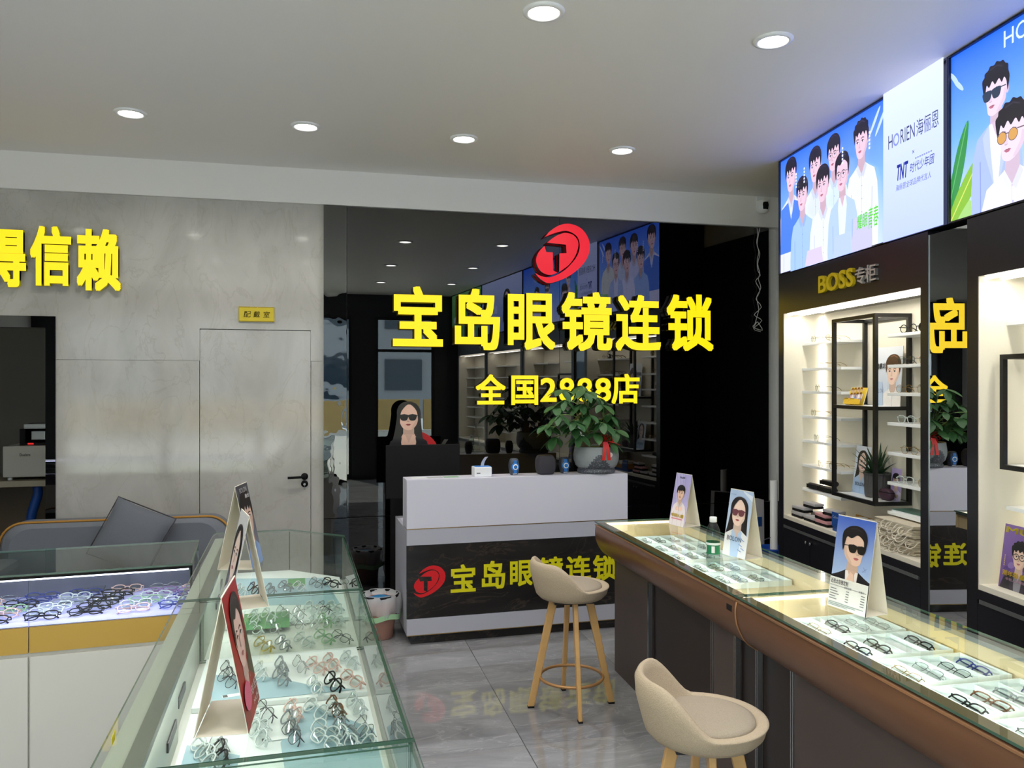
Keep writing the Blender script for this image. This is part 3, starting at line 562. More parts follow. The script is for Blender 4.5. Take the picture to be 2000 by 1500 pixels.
# ------------------------------------------------------------------ eyeglasses
def rimpts(kind, s):
    out = []; n = 22
    for k in range(n):
        a = 2*PI*k/n; c, q = math.cos(a), math.sin(a)
        if kind == 'round': x, z = .0235*c, .0225*q
        elif kind == 'rect':
            e = 2/3.2; x, z = .0262*math.copysign(abs(c)**e, c), .0178*math.copysign(abs(q)**e, q)
        else:
            e = 2/2.5; x, z = .0255*math.copysign(abs(c)**e, c), .021*math.copysign(abs(q)**e, q); x *= 1+.09*(z/.021)
        out.append((s*(.0345)+x, .0, .0225+z))
    return out
FR = {}
for kind in ('round', 'rect', 'boston'):
    for th, r in (('thin', .0011), ('thick', .0024)):
        b = MB()
        for s in (-1, 1): b.tube(rimpts(kind, s), r, 5, True)
        b.tube([(-.0115, 0, .027), (-.005, -.003, .031), (.005, -.003, .031), (.0115, 0, .027)], r*1.1, 5)
        for s in (-1, 1): b.tube([(s*.0595, 0, .031), (s*.066, 0, .0325), (s*.0685, .004, .0325)], r*1.15, 5)
        FR[kind, th] = b.mesh('frame', BLACK)
    for s in (-1, 1):
        p = rimpts(kind, s); c = (s*.0345, -.002, .0225); FR[kind, 'lens', s] = MB().add([c]+p, [(0, 1+i, 1+(i+1) % len(p)) for i in range(len(p))], 0, True).mesh('lens', LENS)
for th, r in (('thin', .0013), ('thick', .0024)):
    for s in (-1, 1):
        y = .009 if s < 0 else .015
        FR['fold', th, s] = MB().tube([(s*.0685, .004, .0325), (s*.067, y, .0325), (s*.05, y+.002, .032), (-s*.03, y+.003, .031), (-s*.05, y+.004, .025), (-s*.062, y+.004, .014)], [r, r, r, r, r*1.4, r*1.5], 5).mesh('temple', BLACK)
        FR['open', th, s] = MB().tube([(s*.0685, .004, .0325), (s*.07, .03, .0325), (s*.07, .1, .031), (s*.069, .125, .021), (s*.067, .14, .007)], [r, r, r, r*1.4, r*1.5], 5).mesh('temple', BLACK)
CLEARP = mat('clear_acetate', '#c9d2d0', .12, spec=.7, alpha=1); FM = dict(black=(MATTBLACK, 'thick'), clear=(CLEARP, 'thick'), grey=(mat('smoke_acetate', '#7c8488', .15), 'thick'), pink=(mat('pink_acetate', '#d6b3a8', .2), 'thick'), blue=(mat('navy_acetate', '#2c3a86', .2), 'thick'),
        green=(mat('green_acetate', '#8db488', .2), 'thick'), tortoise=(mat('tortoise_acetate', '#6a4426', .2, noise=.5, nscale=120), 'thick'), purple=(mat('purple_acetate', '#86609a', .2), 'thick'), gold=(mat('gold_wire', '#b08a4a', .25, .9), 'thin'), silver=(mat('silver_wire', '#a2a6a8', .25, .9), 'thin'), dark=(mat('gunmetal_wire', '#3a3b40', .3, .7), 'thin'))
FM['amber'] = (mat('yellow_acetate', '#b99a2c', .2), 'thick')
def glasses(label, M, col='black', kind='round', pose='fold', lens=None, group=None):
    t = thing('eyeglasses', label, 'glasses', M=M, group=group); m, th = FM[col]
    def put(nm, me, mm):
        o = link(nm, me, t); o.material_slots[0].link = 'OBJECT'; o.material_slots[0].material = mm
    put('frame', FR[kind, th], m)
    for s in (-1, 1): put('lens', FR[kind, 'lens', s], lens or LENS); put('temple', FR[pose, th, s], m)
    return t
ORD = ['first', 'second', 'third', 'fourth', 'fifth', 'sixth', 'seventh', 'eighth', 'ninth', 'tenth']
CN = dict(black='black-rimmed', clear='clear-rimmed', grey='smoky grey', pink='pink-rimmed', blue='navy-rimmed', green='green-rimmed', tortoise='tortoiseshell', purple='purple-rimmed', gold='gold wire', silver='silver wire', dark='dark wire', amber='yellow-rimmed')

# ------------------------------------------------------------------ display cabinets along the right wall
def leaf_board(t, w, h, th, fn, name='board', back=CARD, M=None):     # a printed card: board plus print on its front (-y)
    MB().box(0, w, 0, th, 0, h, me=0).build(name, back, t, M=M)
    P = Print(w, h); fn(P); P.build('printed_face', PRINT, t, (M or Matrix()) @ Matrix.Translation((0, -.0002, 0)) @ Matrix.Rotation(PI/2, 4, 'X'))
def placard(name, label, M, w, h, fn, lean=.12, cat='poster', th=.003):
    t = thing(name, label, cat, M=M @ Matrix.Rotation(-lean, 4, 'X')); leaf_board(t, w, h, th, fn); return t
SH = [1.99, 1.812, 1.65, 1.477, 1.305, 1.131, .96]
def cabinet(x0, x1, label, full):
    t = thing('display_cabinet', label, 'cabinet', M=inframe(CAB, x0)); w = x1-x0; D = .3
    MB().box(0, .07, 0, .5, 0, 2.48).build('side_panel', CHAR, t); MB().box(w-.06, w, 0, .5, 0, 2.48).build('side_panel', CHAR, t)
    MB().box(.07, w-.06, 0, .5, 2.2, 2.48).build('header_panel', CHAR, t)
    MB().box(.07, .076, .004, D, .77, 2.2).build('inner_side', CREAM, t); MB().box(w-.066, w-.06, .004, D, .77, 2.2).build('inner_side', CREAM, t)
    MB().box(.07, w-.06, D, D+.02, .77, 2.2).build('back_panel', CREAM, t); MB().box(.07, w-.06, .004, D, .745, .77).build('bottom_shelf', CREAM, t)
    MB().box(.07, w-.06, .0, .5, .70, .745).box(.07, w-.06, .03, .5, 0, .06).build('base_carcass', CHAR, t)
    MB().box(.085, w-.075, -.004, .03, .682, .70).build('light_rail', ALU, t)
    n = max(2, round((w-.13)/.375)); dw = (w-.13)/n
    for k in range(n):
        d = MB().box(.07+dw*k+.002, .07+dw*(k+1)-.002, 0, .018, .06, .68).build('door', CHAR, t)
        kx = .07+dw*k+(dw-.03 if k % 2 == 0 else .03)
        MB().lathe([(.006, 0), (.006, .012), (.011, .014), (.011, .02), (0, .022)], 14, M=Matrix.Translation((kx, 0, .642)) @ Matrix.Rotation(PI/2, 4, 'X')).build('knob', STEEL, d)
    for y in (.03, .12): MB().box(.08, w-.07, y, y+.014, 2.186, 2.199).build('light_strip', LEDW, t)
    MB().box(.077, .1, D-.02, D-.002, .78, 2.18).build('light_strip', LEDW, t)
    l = bpy.data.lights.new('cabinet_strip_lamp', 'AREA'); l.shape = 'RECTANGLE'; l.size = w-.2; l.size_y = .03; l.energy = 4.6; l.color = (1, .95, .83)
    o = bpy.data.objects.new('cabinet_strip_lamp', l); C.objects.link(o); o.parent = t; o.location = (w/2, .09, 2.18)
    for s0, s1 in (((.076, .605), (1.12, w-.066)) if full else ((.076, .6), (w-.6, w-.066))):
        for z in (SH if full is not None or s0 > .1 else [SH[0], SH[5]]): MB().box(s0, s1, .14, D, z-.018, z, c=.002).build('shelf', WPLAST, t)
    return t
c1 = cabinet(-.01, 1.69, 'black display cabinet nearest the back wall, gold and white header lettering', True)
c2 = cabinet(1.985, 3.7, 'black display cabinet at the right edge holding a purple magazine', None)
c3 = cabinet(3.72, 5.3, 'black display cabinet behind the viewpoint, mirrored in the glass, third from the back wall', False)
c4 = cabinet(5.32, 6.9, 'black display cabinet nearest the shop door, mirrored in the glass', False)
hl = [CAB.at(1604, 573), CAB.at(1672, 527), CAB.at(1676, 557), CAB.at(1715, 524)]
GLET = mat('gold_acrylic', '#d0b722', .3, .1); SLET = mat('silver_acrylic', '#b9b5b2', .3, .3)
for s, x0, x1, z0, z1, m in (('BOSS', hl[0].x, hl[1].x, 2.283, 2.395, GLET), ('专柜', hl[2].x, hl[3].x+.01, 2.285, 2.385, SLET)):
    solidtext(s, x1-x0, z1-z0, .02, .03 if s == 'BOSS' else .014).build('header_lettering', m, c1, M=Matrix.Translation((x0+.01, -.001, z0)) @ Matrix.Rotation(PI/2, 4, 'X'))
pil = thing('mirror_pillar', 'tall narrow dark mirror between the two display cabinets', 'mirror', M=inframe(CAB, 1.8375, .012) @ Matrix.Rotation(R(2.3), 4, 'Z'))
MB().box(-.145, .145, 0, .05, 0, 2.46).build('mirror_panel', MIRROR, pil)
MB().box(-.1475, -.145, -.004, .05, 0, 2.46).box(.145, .1475, -.004, .05, 0, 2.46).build('edge_strip', ALU, pil)
# black metal display frame inside the first cabinet
def metal_frame(x0, x1, z0, z1, mid, label):
    t = thing('display_rack', label, 'rack', M=inframe(CAB, x0, .065, 0)); w = x1-x0; d = .232; b = .022
    for x in (0, w-b):
        for y in (0, d-b): MB().box(x, x+b, y, y+b, z0, z1).build('post', BLACKM, t)
    for z in [z0, z1-b]+([mid] if mid else []):
        MB().box(b, w-b, 0, b, z, z+b).box(b, w-b, d-b, d, z, z+b).box(0, b, b, d-b, z, z+b).box(w-b, w, b, d-b, z, z+b).build('rail', BLACKM, t)
    for z in [z0]+([mid] if mid else []): MB().box(b, w-b, b, d-b, z+.006, z+b).build('floor_board', WPLAST, t)
    return t
metal_frame(.615, 1.105, .985, 2.115, 1.545, 'tall two-storey black metal frame standing out of the first cabinet')
metal_frame(2.115, 2.62, 1.31, 1.835, None, 'black metal frame in the cabinet at the right edge')

def man_card(P):
    P.grad(0, 0, P.w, P.h, '#dfe4ec', '#c4d0e2'); P.up(); portrait(P, P.w*.68, P.h*.58, P.h*.43, hair='bangs', hc='#4a3428', turn=-.4, shirt='#e9e6e2', inner='#ffffff', low=-3, skin='#f0d2c2', lips='#c9808a')
    P.poly([(0, 0), (P.w*.36, 0), (P.w*.3, P.h*.4), (0, P.h*.42)], '#b8cbe4'); P.text('选暴龙', P.w*.03, P.h*.62, P.h*.1, '#1c1c22', P.w*.36, .02, .2, .06); P.text('BOLON', P.w*.04, P.h*.22, P.h*.07, '#5d6b8c', P.w*.3)
def bolon_card(P):
    P.grad(0, 0, P.w, P.h, '#dde4ee', '#cdd9ea'); P.up(); portrait(P, P.w*.52, P.h*.66, P.h*.4, hair='long', hc='#2a211f', turn=.3, shirt='#a9c3e4', inner='#b9cfea', low=-3, skin='#eccdbf', lips='#b0606a', knit=None)
    P.text('BOLON', P.w*.2, P.h*.16, P.h*.075, '#2a3550', P.w*.6, .004)
def group_card(P):
    P.grad(0, 0, P.w, P.h, '#e6c84a', '#e3c23a'); P.up()
    for k in range(4):
        for j in range(2): portrait(P, P.w*(.14+.24*k+.05*j), P.h*(.82-.3*j), P.h*.24, hair='bangs', hc='#7a4a26', shirt=('#8f7fc0', '#eef0f6', '#6f86c8', '#f2f2f2')[(k+j) % 4], low=-2, arms=False)
    P.poly([(0, 0), (P.w, 0), (P.w, P.h*.28), (0, P.h*.36)], '#e2b93a')
def purple_card(P):
    P.grad(0, 0, P.w, P.h, '#b7a6d6', '#9480bc'); P.up(); portrait(P, P.w*.5, P.h*.6, P.h*.38, hair='bangs', shirt='#cbbfe2', low=-3, glass='wire'); P.text('年轻', P.w*.15, P.h*.08, P.h*.12, '#e8d23c', P.w*.7, .02)
def mag_card(P):
    P.grad(0, 0, P.w, P.h, '#7d5fa0', '#6c4d92'); P.up()
    for k in range(7): P.ell(P.w*(.2+.13*k), P.h*(.3+.08*(k % 3)), P.w*.12, P.h*.05, '#8f74b4' if k % 2 else '#5d4184', 14, .4)
    P.text('MUJ', P.w*.05, P.h*.84, P.h*.12, '#e3cf38', P.w*.88, .03)
    portrait(P, P.w*.56, P.h*.53, P.h*.36, hair='spiky', hc='#171317', turn=-.2, skin='#eac8b2', glass='thick', gl='#151515', jacket='#2a2630', inner='#8a8790', low=-3, lapel='#3a3640')
    P.text('潮年轻 戴我', P.w*.1, P.h*.2, P.h*.085, '#e8c93a', P.w*.86, .03); P.text('年轻人的眼镜', P.w*.22, P.h*.135, P.h*.045, '#e7b6d0', P.w*.6, .01)
    for k in range(6): P.poly([(P.w*.12, P.h*(.5-.03*k)), (P.w*.15, P.h*(.5-.03*k)), (P.w*.15, P.h*(.52-.03*k)), (P.w*.12, P.h*(.52-.03*k))], '#c9b06a')
def pale_card(P):
    P.grad(0, 0, P.w, P.h, '#e99a86', '#cfdcec'); P.up(); portrait(P, P.w*.6, P.h*.6, P.h*.36, hair='long', shirt='#9fb9dc', low=-3)
FZ = 1.545+.022
placard('card_poster', 'pale card of a brown-haired man on the upper floor of the black metal frame', inframe(CAB, .80, .245, FZ), .27, .36, man_card, .06)
placard('card_poster', 'small yellow card of a group in the metal frame, behind gold glasses', inframe(CAB, .67, .135, FZ), .19, .115, group_card, .3)
placard('card_poster', 'pale blue card of a long-haired woman behind the potted succulent', inframe(CAB, .638, .19, 1.007), .17, .3, bolon_card, .12)
placard('card_poster', 'small purple card at the back of the metal frame beside the pouch', inframe(CAB, .985, .235, 1.007), .1, .19, purple_card, .08)
placard('magazine', 'purple magazine of a young man in glasses standing in the right-edge cabinet', inframe(CAB, 2.1, .07, .77), .2, .29, mag_card, .13, 'magazine', .008)
placard('card_poster', 'pink and blue card leaning in the metal frame at the right edge', inframe(CAB, 2.2, .17, 1.332), .2, .29, pale_card, .12)
# potted succulent
t = thing('potted_succulent', 'spiky green succulent in a ribbed grey pot inside the black metal frame', 'plant', M=inframe(CAB, .885, .213, 1.007))
m = MB(); n = 48; prof = [(.055, 0), (.068, .004), (.072, .02), (.074, .135), (.078, .14), (.078, .15), (.068, .15), (.066, .125), (0, .125)]
rows = [[(r*(1+(.025 if (i % 2 and .02 < z < .16 and r > .07) else 0))*math.cos(2*PI*i/n), r*(1+(.025 if (i % 2 and .02 < z < .16 and r > .07) else 0))*math.sin(2*PI*i/n), z) for i in range(n)] for r, z in prof]
m.grid(rows, closed=True, sm=False); m.lathe([(.0, .0), (.055, .0)], 24, cap=False); m.build('pot', mat('ribbed_grey_pot', '#4b4a4b', .6), t)
SUCC = mat('succulent_green', '#2c4a2c', .45, noise=.3, nscale=30); rnd = random.Random(3)
bl = MB(); ks = 8
for k in range(ks+1):
    u = k/ks; wd = .017*(1-u)**.75*(1 if k else .8); z = u; y = .28*u*u
    bl.v += [(-wd/.17, y+.04*(1-u), z), (0, y, z), (wd/.17, y+.04*(1-u), z)]
for k in range(ks):
    for j in range(2): bl.f.append([k*3+j, k*3+j+1, k*3+j+4, k*3+j+3]); bl.m.append(0); bl.sm.append(True)
blm = bl.mesh('leaf', SUCC)
for k in range(38):
    a = k*2.4; tilt = .12+.03*k; ln = .225-.0008*k
    if math.cos(a)*math.sin(tilt)*ln > .05: ln = max(.09, .05/(math.cos(a)*math.sin(tilt)))
    link('leaf', blm, t, M=Matrix.Translation((.012*math.cos(a), .012*math.sin(a), .122)) @ Matrix.Rotation(a, 4, 'Z') @ Matrix.Rotation(-tilt, 4, 'X') @ Matrix.Diagonal((.21*rnd.uniform(.8, 1.1), .14, ln*rnd.uniform(.75, 1.05), 1)))
t = thing('zip_pouch', 'dark purple rounded pouch in front of the succulent pot', 'pouch', M=inframe(CAB, 1.03, .185, 1.007, .05))
rows = []
for k in range(9):
    v = -PI/2+PI*k/8; rows.append([(.062*abs(math.cos(v))**.6*math.copysign(abs(math.cos(u))**.7, math.cos(u)), .026*abs(math.cos(v))**.6*math.copysign(abs(math.sin(u))**.7, math.sin(u)), .036+.036*math.sin(v)) for u in [2*PI*i/24 for i in range(24)]])
MB().grid(rows, closed=True).build('body', mat('purple_cloth', '#3c2032', .7), t); MB().tube([(.0635*math.cos(a), .0275*math.sin(a), .05) for a in [2*PI*i/20 for i in range(20)]], .002, 5, True).build('zip', MATTBLACK, t)
# glasses on the cabinet shelves
k = 0
for side, (xs, cs) in enumerate((([.2, .33, .26, .2, .24, .3], ['dark', 'gold', 'dark', 'gold', 'silver', 'gold']), ([1.29, 1.27, 1.25, 1.27, 1.3, 1.26], ['black', 'dark', 'gold', 'clear', 'gold', 'clear']))):
    for r, (x, c) in enumerate(zip(xs, cs)):
        glasses('%s glasses, %s shelf from the top, %s side of the first cabinet' % (CN[c], ORD[r], ('left', 'right')[side]), inframe(CAB, x, .155, SH[r], -.25 if side == 0 else .2), c, ('round', 'boston')[r % 2], 'open', group='glasses on the cabinet shelves')
        if side == 1 or r in (0, 5): glasses('%s glasses, inner pair, %s shelf from the top, %s side of the first cabinet' % (CN['gold'], ORD[r], ('left', 'right')[side]), inframe(CAB, x+.17, .155, SH[r], -.1), 'gold', 'round', 'open', group='glasses on the cabinet shelves')
glasses('yellow glasses on the ledge before the yellow card in the metal frame', inframe(CAB, .73, .12, FZ, 0), 'gold', 'boston', 'fold')
# glasses cases
def soft_case(M, lab):
    t = thing('glasses_case', lab, 'glasses case', M=M, group='black soft cases on the lowest left shelf')
    rows = [[(x, .026*math.cos(a)*(1 if math.cos(a) > 0 else .9), .02+.02*math.sin(a)) for a in [2*PI*i/14 for i in range(14)]] for x in (-.075, -.073, -.04, 0, .04, .073, .075)]
    MB().grid(rows, closed=True).add(rows[0], [tuple(range(14))]).add(rows[-1], [tuple(range(14))[::-1]]).build('body', mat('black_leather', '#2a2523', .45), t)
    MB().box(-.074, .074, -.030, -.026, .006, .034, c=.001).build('flap', MATTBLACK, t)
for x, y, z, lab in ((.17, .19, 0, 'front left of the three'), (.34, .19, 0, 'right of the three'), (.26, .24, .035, 'topmost of the three')):
    soft_case(inframe(CAB, x, y, SH[6]+z, .05), 'black soft glasses case on the lowest left shelf, '+lab)
PINKC = mat('pink_case', '#c58f93', .5); GREYC = mat('grey_case', '#b4b2b4', .5)
def hard_case(x, y, z, rz, m, lab):
    t = thing('glasses_case', lab, 'glasses case', M=inframe(CAB, x, y, .77+z, rz), group='hard cases stacked on the cabinet floor')
    MB().box(-.075, .075, -.035, .035, 0, .017, c=.005).build('lower_shell', MATTBLACK, t); MB().box(-.076, .076, -.036, .036, .0175, .036, c=.006).build('lid', m, t)
for x, y, z, rz, m, lab in ((.19, .07, 0, 0, GREYC, 'bottom left grey and black case of the stack on the cabinet floor'), (.17, .09, .037, .1, GREYC, 'middle left grey and black case of the stack on the cabinet floor'), (.22, .2, .0, 0, GREYC, 'rear grey and black case of the stack on the cabinet floor'),
        (.25, .13, .074, .05, GREYC, 'topmost grey and black case of the stack on the cabinet floor'), (.37, .07, 0, .0, GREYC, 'front grey and black case between the grey stack and the pink cases'), (.53, .07, 0, .05, PINKC, 'lower pink and black case left of the blue display box'), (.5, .08, .037, -.05, PINKC, 'upper pink and black case left of the blue display box'), (.58, .1, .074, .1, GREYC, 'grey and black case lying on top of the pink cases')):
    hard_case(x, y, z, rz, m, lab)
# counter box of small cartons
t = thing('counter_box', 'blue and ochre counter display box on the cabinet floor behind the man in sunglasses poster', 'box', M=inframe(CAB, .69, .03, .77))
BLUEP = mat('blue_card', '#1f4d96', .4); OCH = mat('ochre_card', '#b5822f', .5)
MB().box(0, .3, 0, .16, 0, .028).build('tray_base', BLUEP, t); MB().box(0, .3, 0, .004, .028, .07).box(0, .3, .156, .16, .028, .1).box(0, .004, .004, .156, .028, .085).box(.296, .3, .004, .156, .028, .085).build('tray_wall', OCH, t)
MB().prism([(0, .03), (.0, .12), (.1, .12), (.125, .08), (.13, .03)], 0, .004, M=Matrix.Translation((0, -.001, 0)) @ Matrix.Rotation(PI/2, 4, 'X')).build('header_card', BLUEP, t)
P = Print(.13, .12); P.text('Callong', .01, .078, .022, '#e6eefc', .08, .01); P.ell(.102, .09, .008, .008, '#e6b04a'); P.build('lettering', PRINT, t, Matrix.Translation((0, -.0053, 0)) @ Matrix.Rotation(PI/2, 4, 'X'))
for k in range(5):
    o = MB().box(0, .034, 0, .1, 0, .07+.004*(k % 2), c=.001).build('carton', WPLAST, None, M=inframe(CAB, .78+k*.04, .07, .799)); tag(o, 'small white carton standing in the blue and ochre counter box, %s from the left' % ORD[k], 'carton', 'cartons in the counter box')
# stack of paper bags
PB = mat('paper_bag_white', '#d2c8b4', .7); ROPE = mat('white_rope', '#dad2c2', .8); rnd = random.Random(5)
NUM = 'first second third fourth fifth sixth seventh eighth ninth tenth eleventh twelfth thirteenth fourteenth fifteenth sixteenth seventeenth eighteenth nineteenth twentieth twenty-first twenty-second'.split()
bg_ = MB().box(0, .36, 0, .2, 0, .0058, c=.001).mesh('sheet', PB); hs = []
for q in range(4):
    x0 = .05+.06*q; p = smooth([(x0, .01, .003), (x0-.005, -.012, .0), (x0+.0, -.03, -.02), (x0+.03, -.036, -.036), (x0+.07, -.028, -.02), (x0+.075, -.01, .002), (x0+.07, .01, .003)], 3, False); hs.append(MB().tube(p, .003, 5).mesh('rope_handle', ROPE))
for k in range(22):
    t = thing('paper_bag', 'paper bag with white rope handles, %s of the stack' % ('topmost' if k == 21 else 'lowest' if k == 0 else '%s from the bottom' % NUM[k]), 'paper bag', M=inframe(CAB, 1.12+rnd.uniform(-.008, .008), .055+rnd.uniform(-.01, .01), .7725+k*.0073, rnd.uniform(-.03, .03)), group='stacked paper bags')
    link('sheet', bg_, t); link('rope_handle', hs[k % 4], t, M=Matrix.Translation((.05*(k % 3), 0, 0)))
t = thing('folder', 'green and white folder lying on the lowest right shelf above the paper bags', 'folder', M=inframe(CAB, 1.14, .15, SH[6], .05))
MB().box(0, .26, 0, .13, 0, .012, c=.001).build('pages', WPLAST, t); MB().box(-.002, .262, -.003, .133, .012, .015).build('cover', mat('green_cover', '#4f7468', .5), t)
t = thing('toy_motorbike', 'small black and white model motorbike on the top right shelf of the first cabinet', 'model', M=inframe(CAB, 1.43, .19, SH[0], .3))
for x in (-.045, .045):
    MB().tube([(x+.022*math.cos(a), 0, .026+.022*math.sin(a)) for a in [2*PI*i/16 for i in range(16)]], .006, 6, True).lathe([(.006, -.006), (.006, .006)], 10, M=Matrix.Translation((x, 0, .026)) @ Matrix.Rotation(PI/2, 4, 'X')).build('wheel', MATTBLACK, t)
MB().box(-.03, .025, -.01, .01, .02, .05, c=.004).box(-.055, .0, -.012, .012, .058, .07, c=.004).build('body', WPLAST, t); MB().box(-.005, .03, -.014, .014, .05, .074, c=.006).build('tank', MATTBLACK, t)
MB().tube([(.045, 0, .026), (.03, 0, .085), (.02, .025, .095)], .003, 5).tube([(.03, 0, .085), (.02, -.025, .095)], .003, 5).build('fork', BLACKM, t)
# in the gap between the first cabinet and the back wall
t = thing('bucket', 'blue bucket on the floor between the back wall and the first cabinet', 'bucket', (3.55, 5.78, 0))
MB().lathe([(.085, 0), (.11, .37), (.116, .38), (.11, .385), (.104, .37), (.078, .02), (0, .02)], 24).build('body', mat('blue_plastic', '#2353b5', .35), t); MB().tube([(.113*math.cos(a), .0, .37+.09*math.sin(a)) for a in [PI*i/12 for i in range(13)]], .004, 6).build('handle', STEEL, t)
t = thing('paper_roll', 'tall white paper roll standing in the blue bucket', 'roll', (3.57, 5.78, .021))
MB().lathe([(.03, 0), (.03, .9), (.022, .9), (.022, .0)], 18, cap=False).build('roll', WPLAST, t)
t = thing('shopping_bag', 'white shopping bag with a small blue label beside the blue bucket', 'bag', (3.46, 5.98, 0), .1)
MB().prism([(-.13, 0), (.13, 0), (.12, .74), (-.1, .76)], -.04, .04, M=Matrix.Rotation(PI/2, 4, 'X')).build('body', mat('bag_white', '#c9c5c6', .6), t)
MB().box(.04, .1, -.043, -.041, .52, .6).build('label_patch', BLUEP, t)

# ------------------------------------------------------------------ glass island (two cases in view, a third nearer)
CASEW = mat('case_white', '#d3d1ca', .35); FROST = mat('frosted_white', '#adb1a4', .4); WBOARD = mat('white_board', '#e4eae8', .45); BLUEPAPER = mat('pale_blue_paper', '#9bb8c2', .6); GREENPAPER = mat('green_paper', '#4f8f52', .6); GREYGREEN = mat('grey_green_rail', '#75776e', .35, .3)
TOP, FLR, IW = .95, .73, .63
def island_case(x0, x1, label, cham=0):
    t = thing('glass_showcase', label, 'showcase', M=inframe(ISL)); g = .008
    top = [(x0, -IW), (x1, -IW), (x1, 0), (x0+cham, 0), (x0, -cham*1.1)] if cham else [(x0, -IW), (x1, -IW), (x1, 0), (x0, 0)]
    MB().prism(top, TOP-g, TOP, 0, 1).build('top_pane', [GLASS, GEDGE], t)
    MB().box(x0+cham+.002, x1-.002, -.012, -.004, FLR, TOP-g, 0, me=1).build('side_pane', [GLASS, GEDGE], t)
    MB().box(x1-.014, x1-.006, -.56, -.014, FLR, TOP-g-.002, 0, me=1).build('end_pane', [GLASS, GEDGE], t)
    if cham:
        a = math.atan2(cham*1.1, cham); L = math.hypot(cham*1.1, cham)
        MB().box(0, L-.01, -.004, .004, FLR, TOP-g-.002, 0, me=1).build('corner_pane', [GLASS, GEDGE], t, M=Matrix.Translation((x0+.006, -cham*1.1, 0)) @ Matrix.Rotation(a, 4, 'Z'))
        MB().box(x0+.004, x0+.012, -.56, -cham*1.1, FLR, TOP-g-.002, 0, me=1).build('end_pane', [GLASS, GEDGE], t)
    else: MB().box(x0+.006, x0+.014, -.56, -.014, FLR, TOP-g-.002, 0, me=1).build('end_pane', [GLASS, GEDGE], t)
    base = [(x0+.004, -IW+.004), (x1-.001, -IW+.004), (x1-.001, -.006), (x0+cham, -.006), (x0+.004, -cham*1.1)] if cham else [(x0+.001, -IW+.004), (x1-.001, -IW+.004), (x1-.001, -.006), (x0+.001, -.006)]
    MB().prism(base, 0.0, FLR-.001, 0, 0).build('base_cabinet', CASEW, t)
    MB().box(x0+.002, x1-.002, -IW+.006, -IW+.055, FLR, TOP-g-.022).build('back_ledge', FROST, t)
    MB().box(x0+.002, x1-.002, -.574, -.538, TOP-g-.02, TOP-g-.002).build('door_rail', GREYGREEN, t)
    n = 2; dw = (x1-x0-.01)/n
    for k in range(n):
        d = MB().box(x0+.005+dw*k, x0+.005+dw*(k+1)-.003, -.57+.012*k, -.56+.012*k, FLR, TOP-g-.024).build('sliding_door', FROST, t)
        hx_ = x0+.005+dw*k+(dw-.22 if k == 0 else .06)
        MB().box(hx_, hx_+.15, -.56+.012*k, -.5545+.012*k, FLR+.06, FLR+.085, c=.002).build('finger_pull', BLACKM, d)
    l = bpy.data.lights.new('showcase_area_light', 'AREA'); l.shape = 'RECTANGLE'; l.size = x1-x0-.2; l.size_y = .02; l.energy = 1.05; l.color = (.97, 1, .98)  # added fill light by the door rail, no visible strip; brightens the island interior
    o = bpy.data.objects.new('showcase_area_light', l); C.objects.link(o); o.parent = t; o.location = ((x0+x1)/2, -.525, TOP-g-.02); o.rotation_euler = (R(30), 0, 0)
    return t
i1 = island_case(-.25, 1.054, 'glass showcase with a clipped corner, farthest of the island cases', .24)
i2 = island_case(1.058, 2.342, 'glass showcase in the foreground left of the aisle, with rows of clear glasses')
i3 = island_case(2.346, 3.2, 'glass showcase at the very bottom edge, nearest of the island cases')
def sheet(nm, pts, m, z, label, z1=.004):
    o = MB().prism(pts, 0, z1).build(nm, m, None, M=inframe(ISL, 0, 0, z)); return tag(o, label, 'display board', 'display boards in the island')
ZB = .75
sheet('display_board', [(1.085, -.535), (1.52, -.535), (1.52, -.025), (1.085, -.025)], WBOARD, FLR+.002, 'white board under the upper row of glasses in the foreground showcase', .014)
sheet('display_board', [(1.535, -.535), (2.31, -.535), (2.31, -.025), (1.535, -.025)], WBOARD, FLR+.0005, 'white board under the lower rows of glasses in the foreground showcase', .006)
sheet('display_board', [(-.22, -.535), (.7, -.535), (.7, -.025), (-.0, -.025), (-.22, -.26)], WBOARD, FLR+.002, 'white board at the far end of the clipped-corner showcase', .014)
for pts, m, z, lab in (([(1.25, -.5), (1.5, -.5), (1.5, -.06), (1.42, -.2), (1.33, -.3)], BLUEPAPER, FLR+.017, 'pale blue angular paper on the upper board in the foreground showcase'), ([(1.56, -.2), (1.78, -.03), (2.3, -.03), (2.3, -.24), (1.8, -.28)], BLUEPAPER, FLR+.0075, 'pale blue angular paper on the right of the lower board in the foreground showcase'),
        ([(1.75, -.52), (2.3, -.52), (2.3, -.4), (1.85, -.38)], BLUEPAPER, FLR+.0075, 'pale blue paper at the left of the lower board in the foreground showcase'), ([(-.02, -.27), (.13, -.27), (.13, -.19), (-.02, -.19)], GREENPAPER, FLR+.017, 'small green paper at the far end of the clipped-corner showcase'),
        ([(.55, -.44), (.78, -.44), (.78, -.26), (.55, -.26)], GREENPAPER, FLR+.017, 'green paper in the middle of the clipped-corner showcase'), ([(-.1, -.52), (.4, -.52), (.5, -.05), (-.0, -.1)], BLUEPAPER, FLR+.0165, 'large pale blue paper in the clipped-corner showcase')):
    sheet('paper_sheet', pts, m, z, lab, .0008)
rnd = random.Random(11)
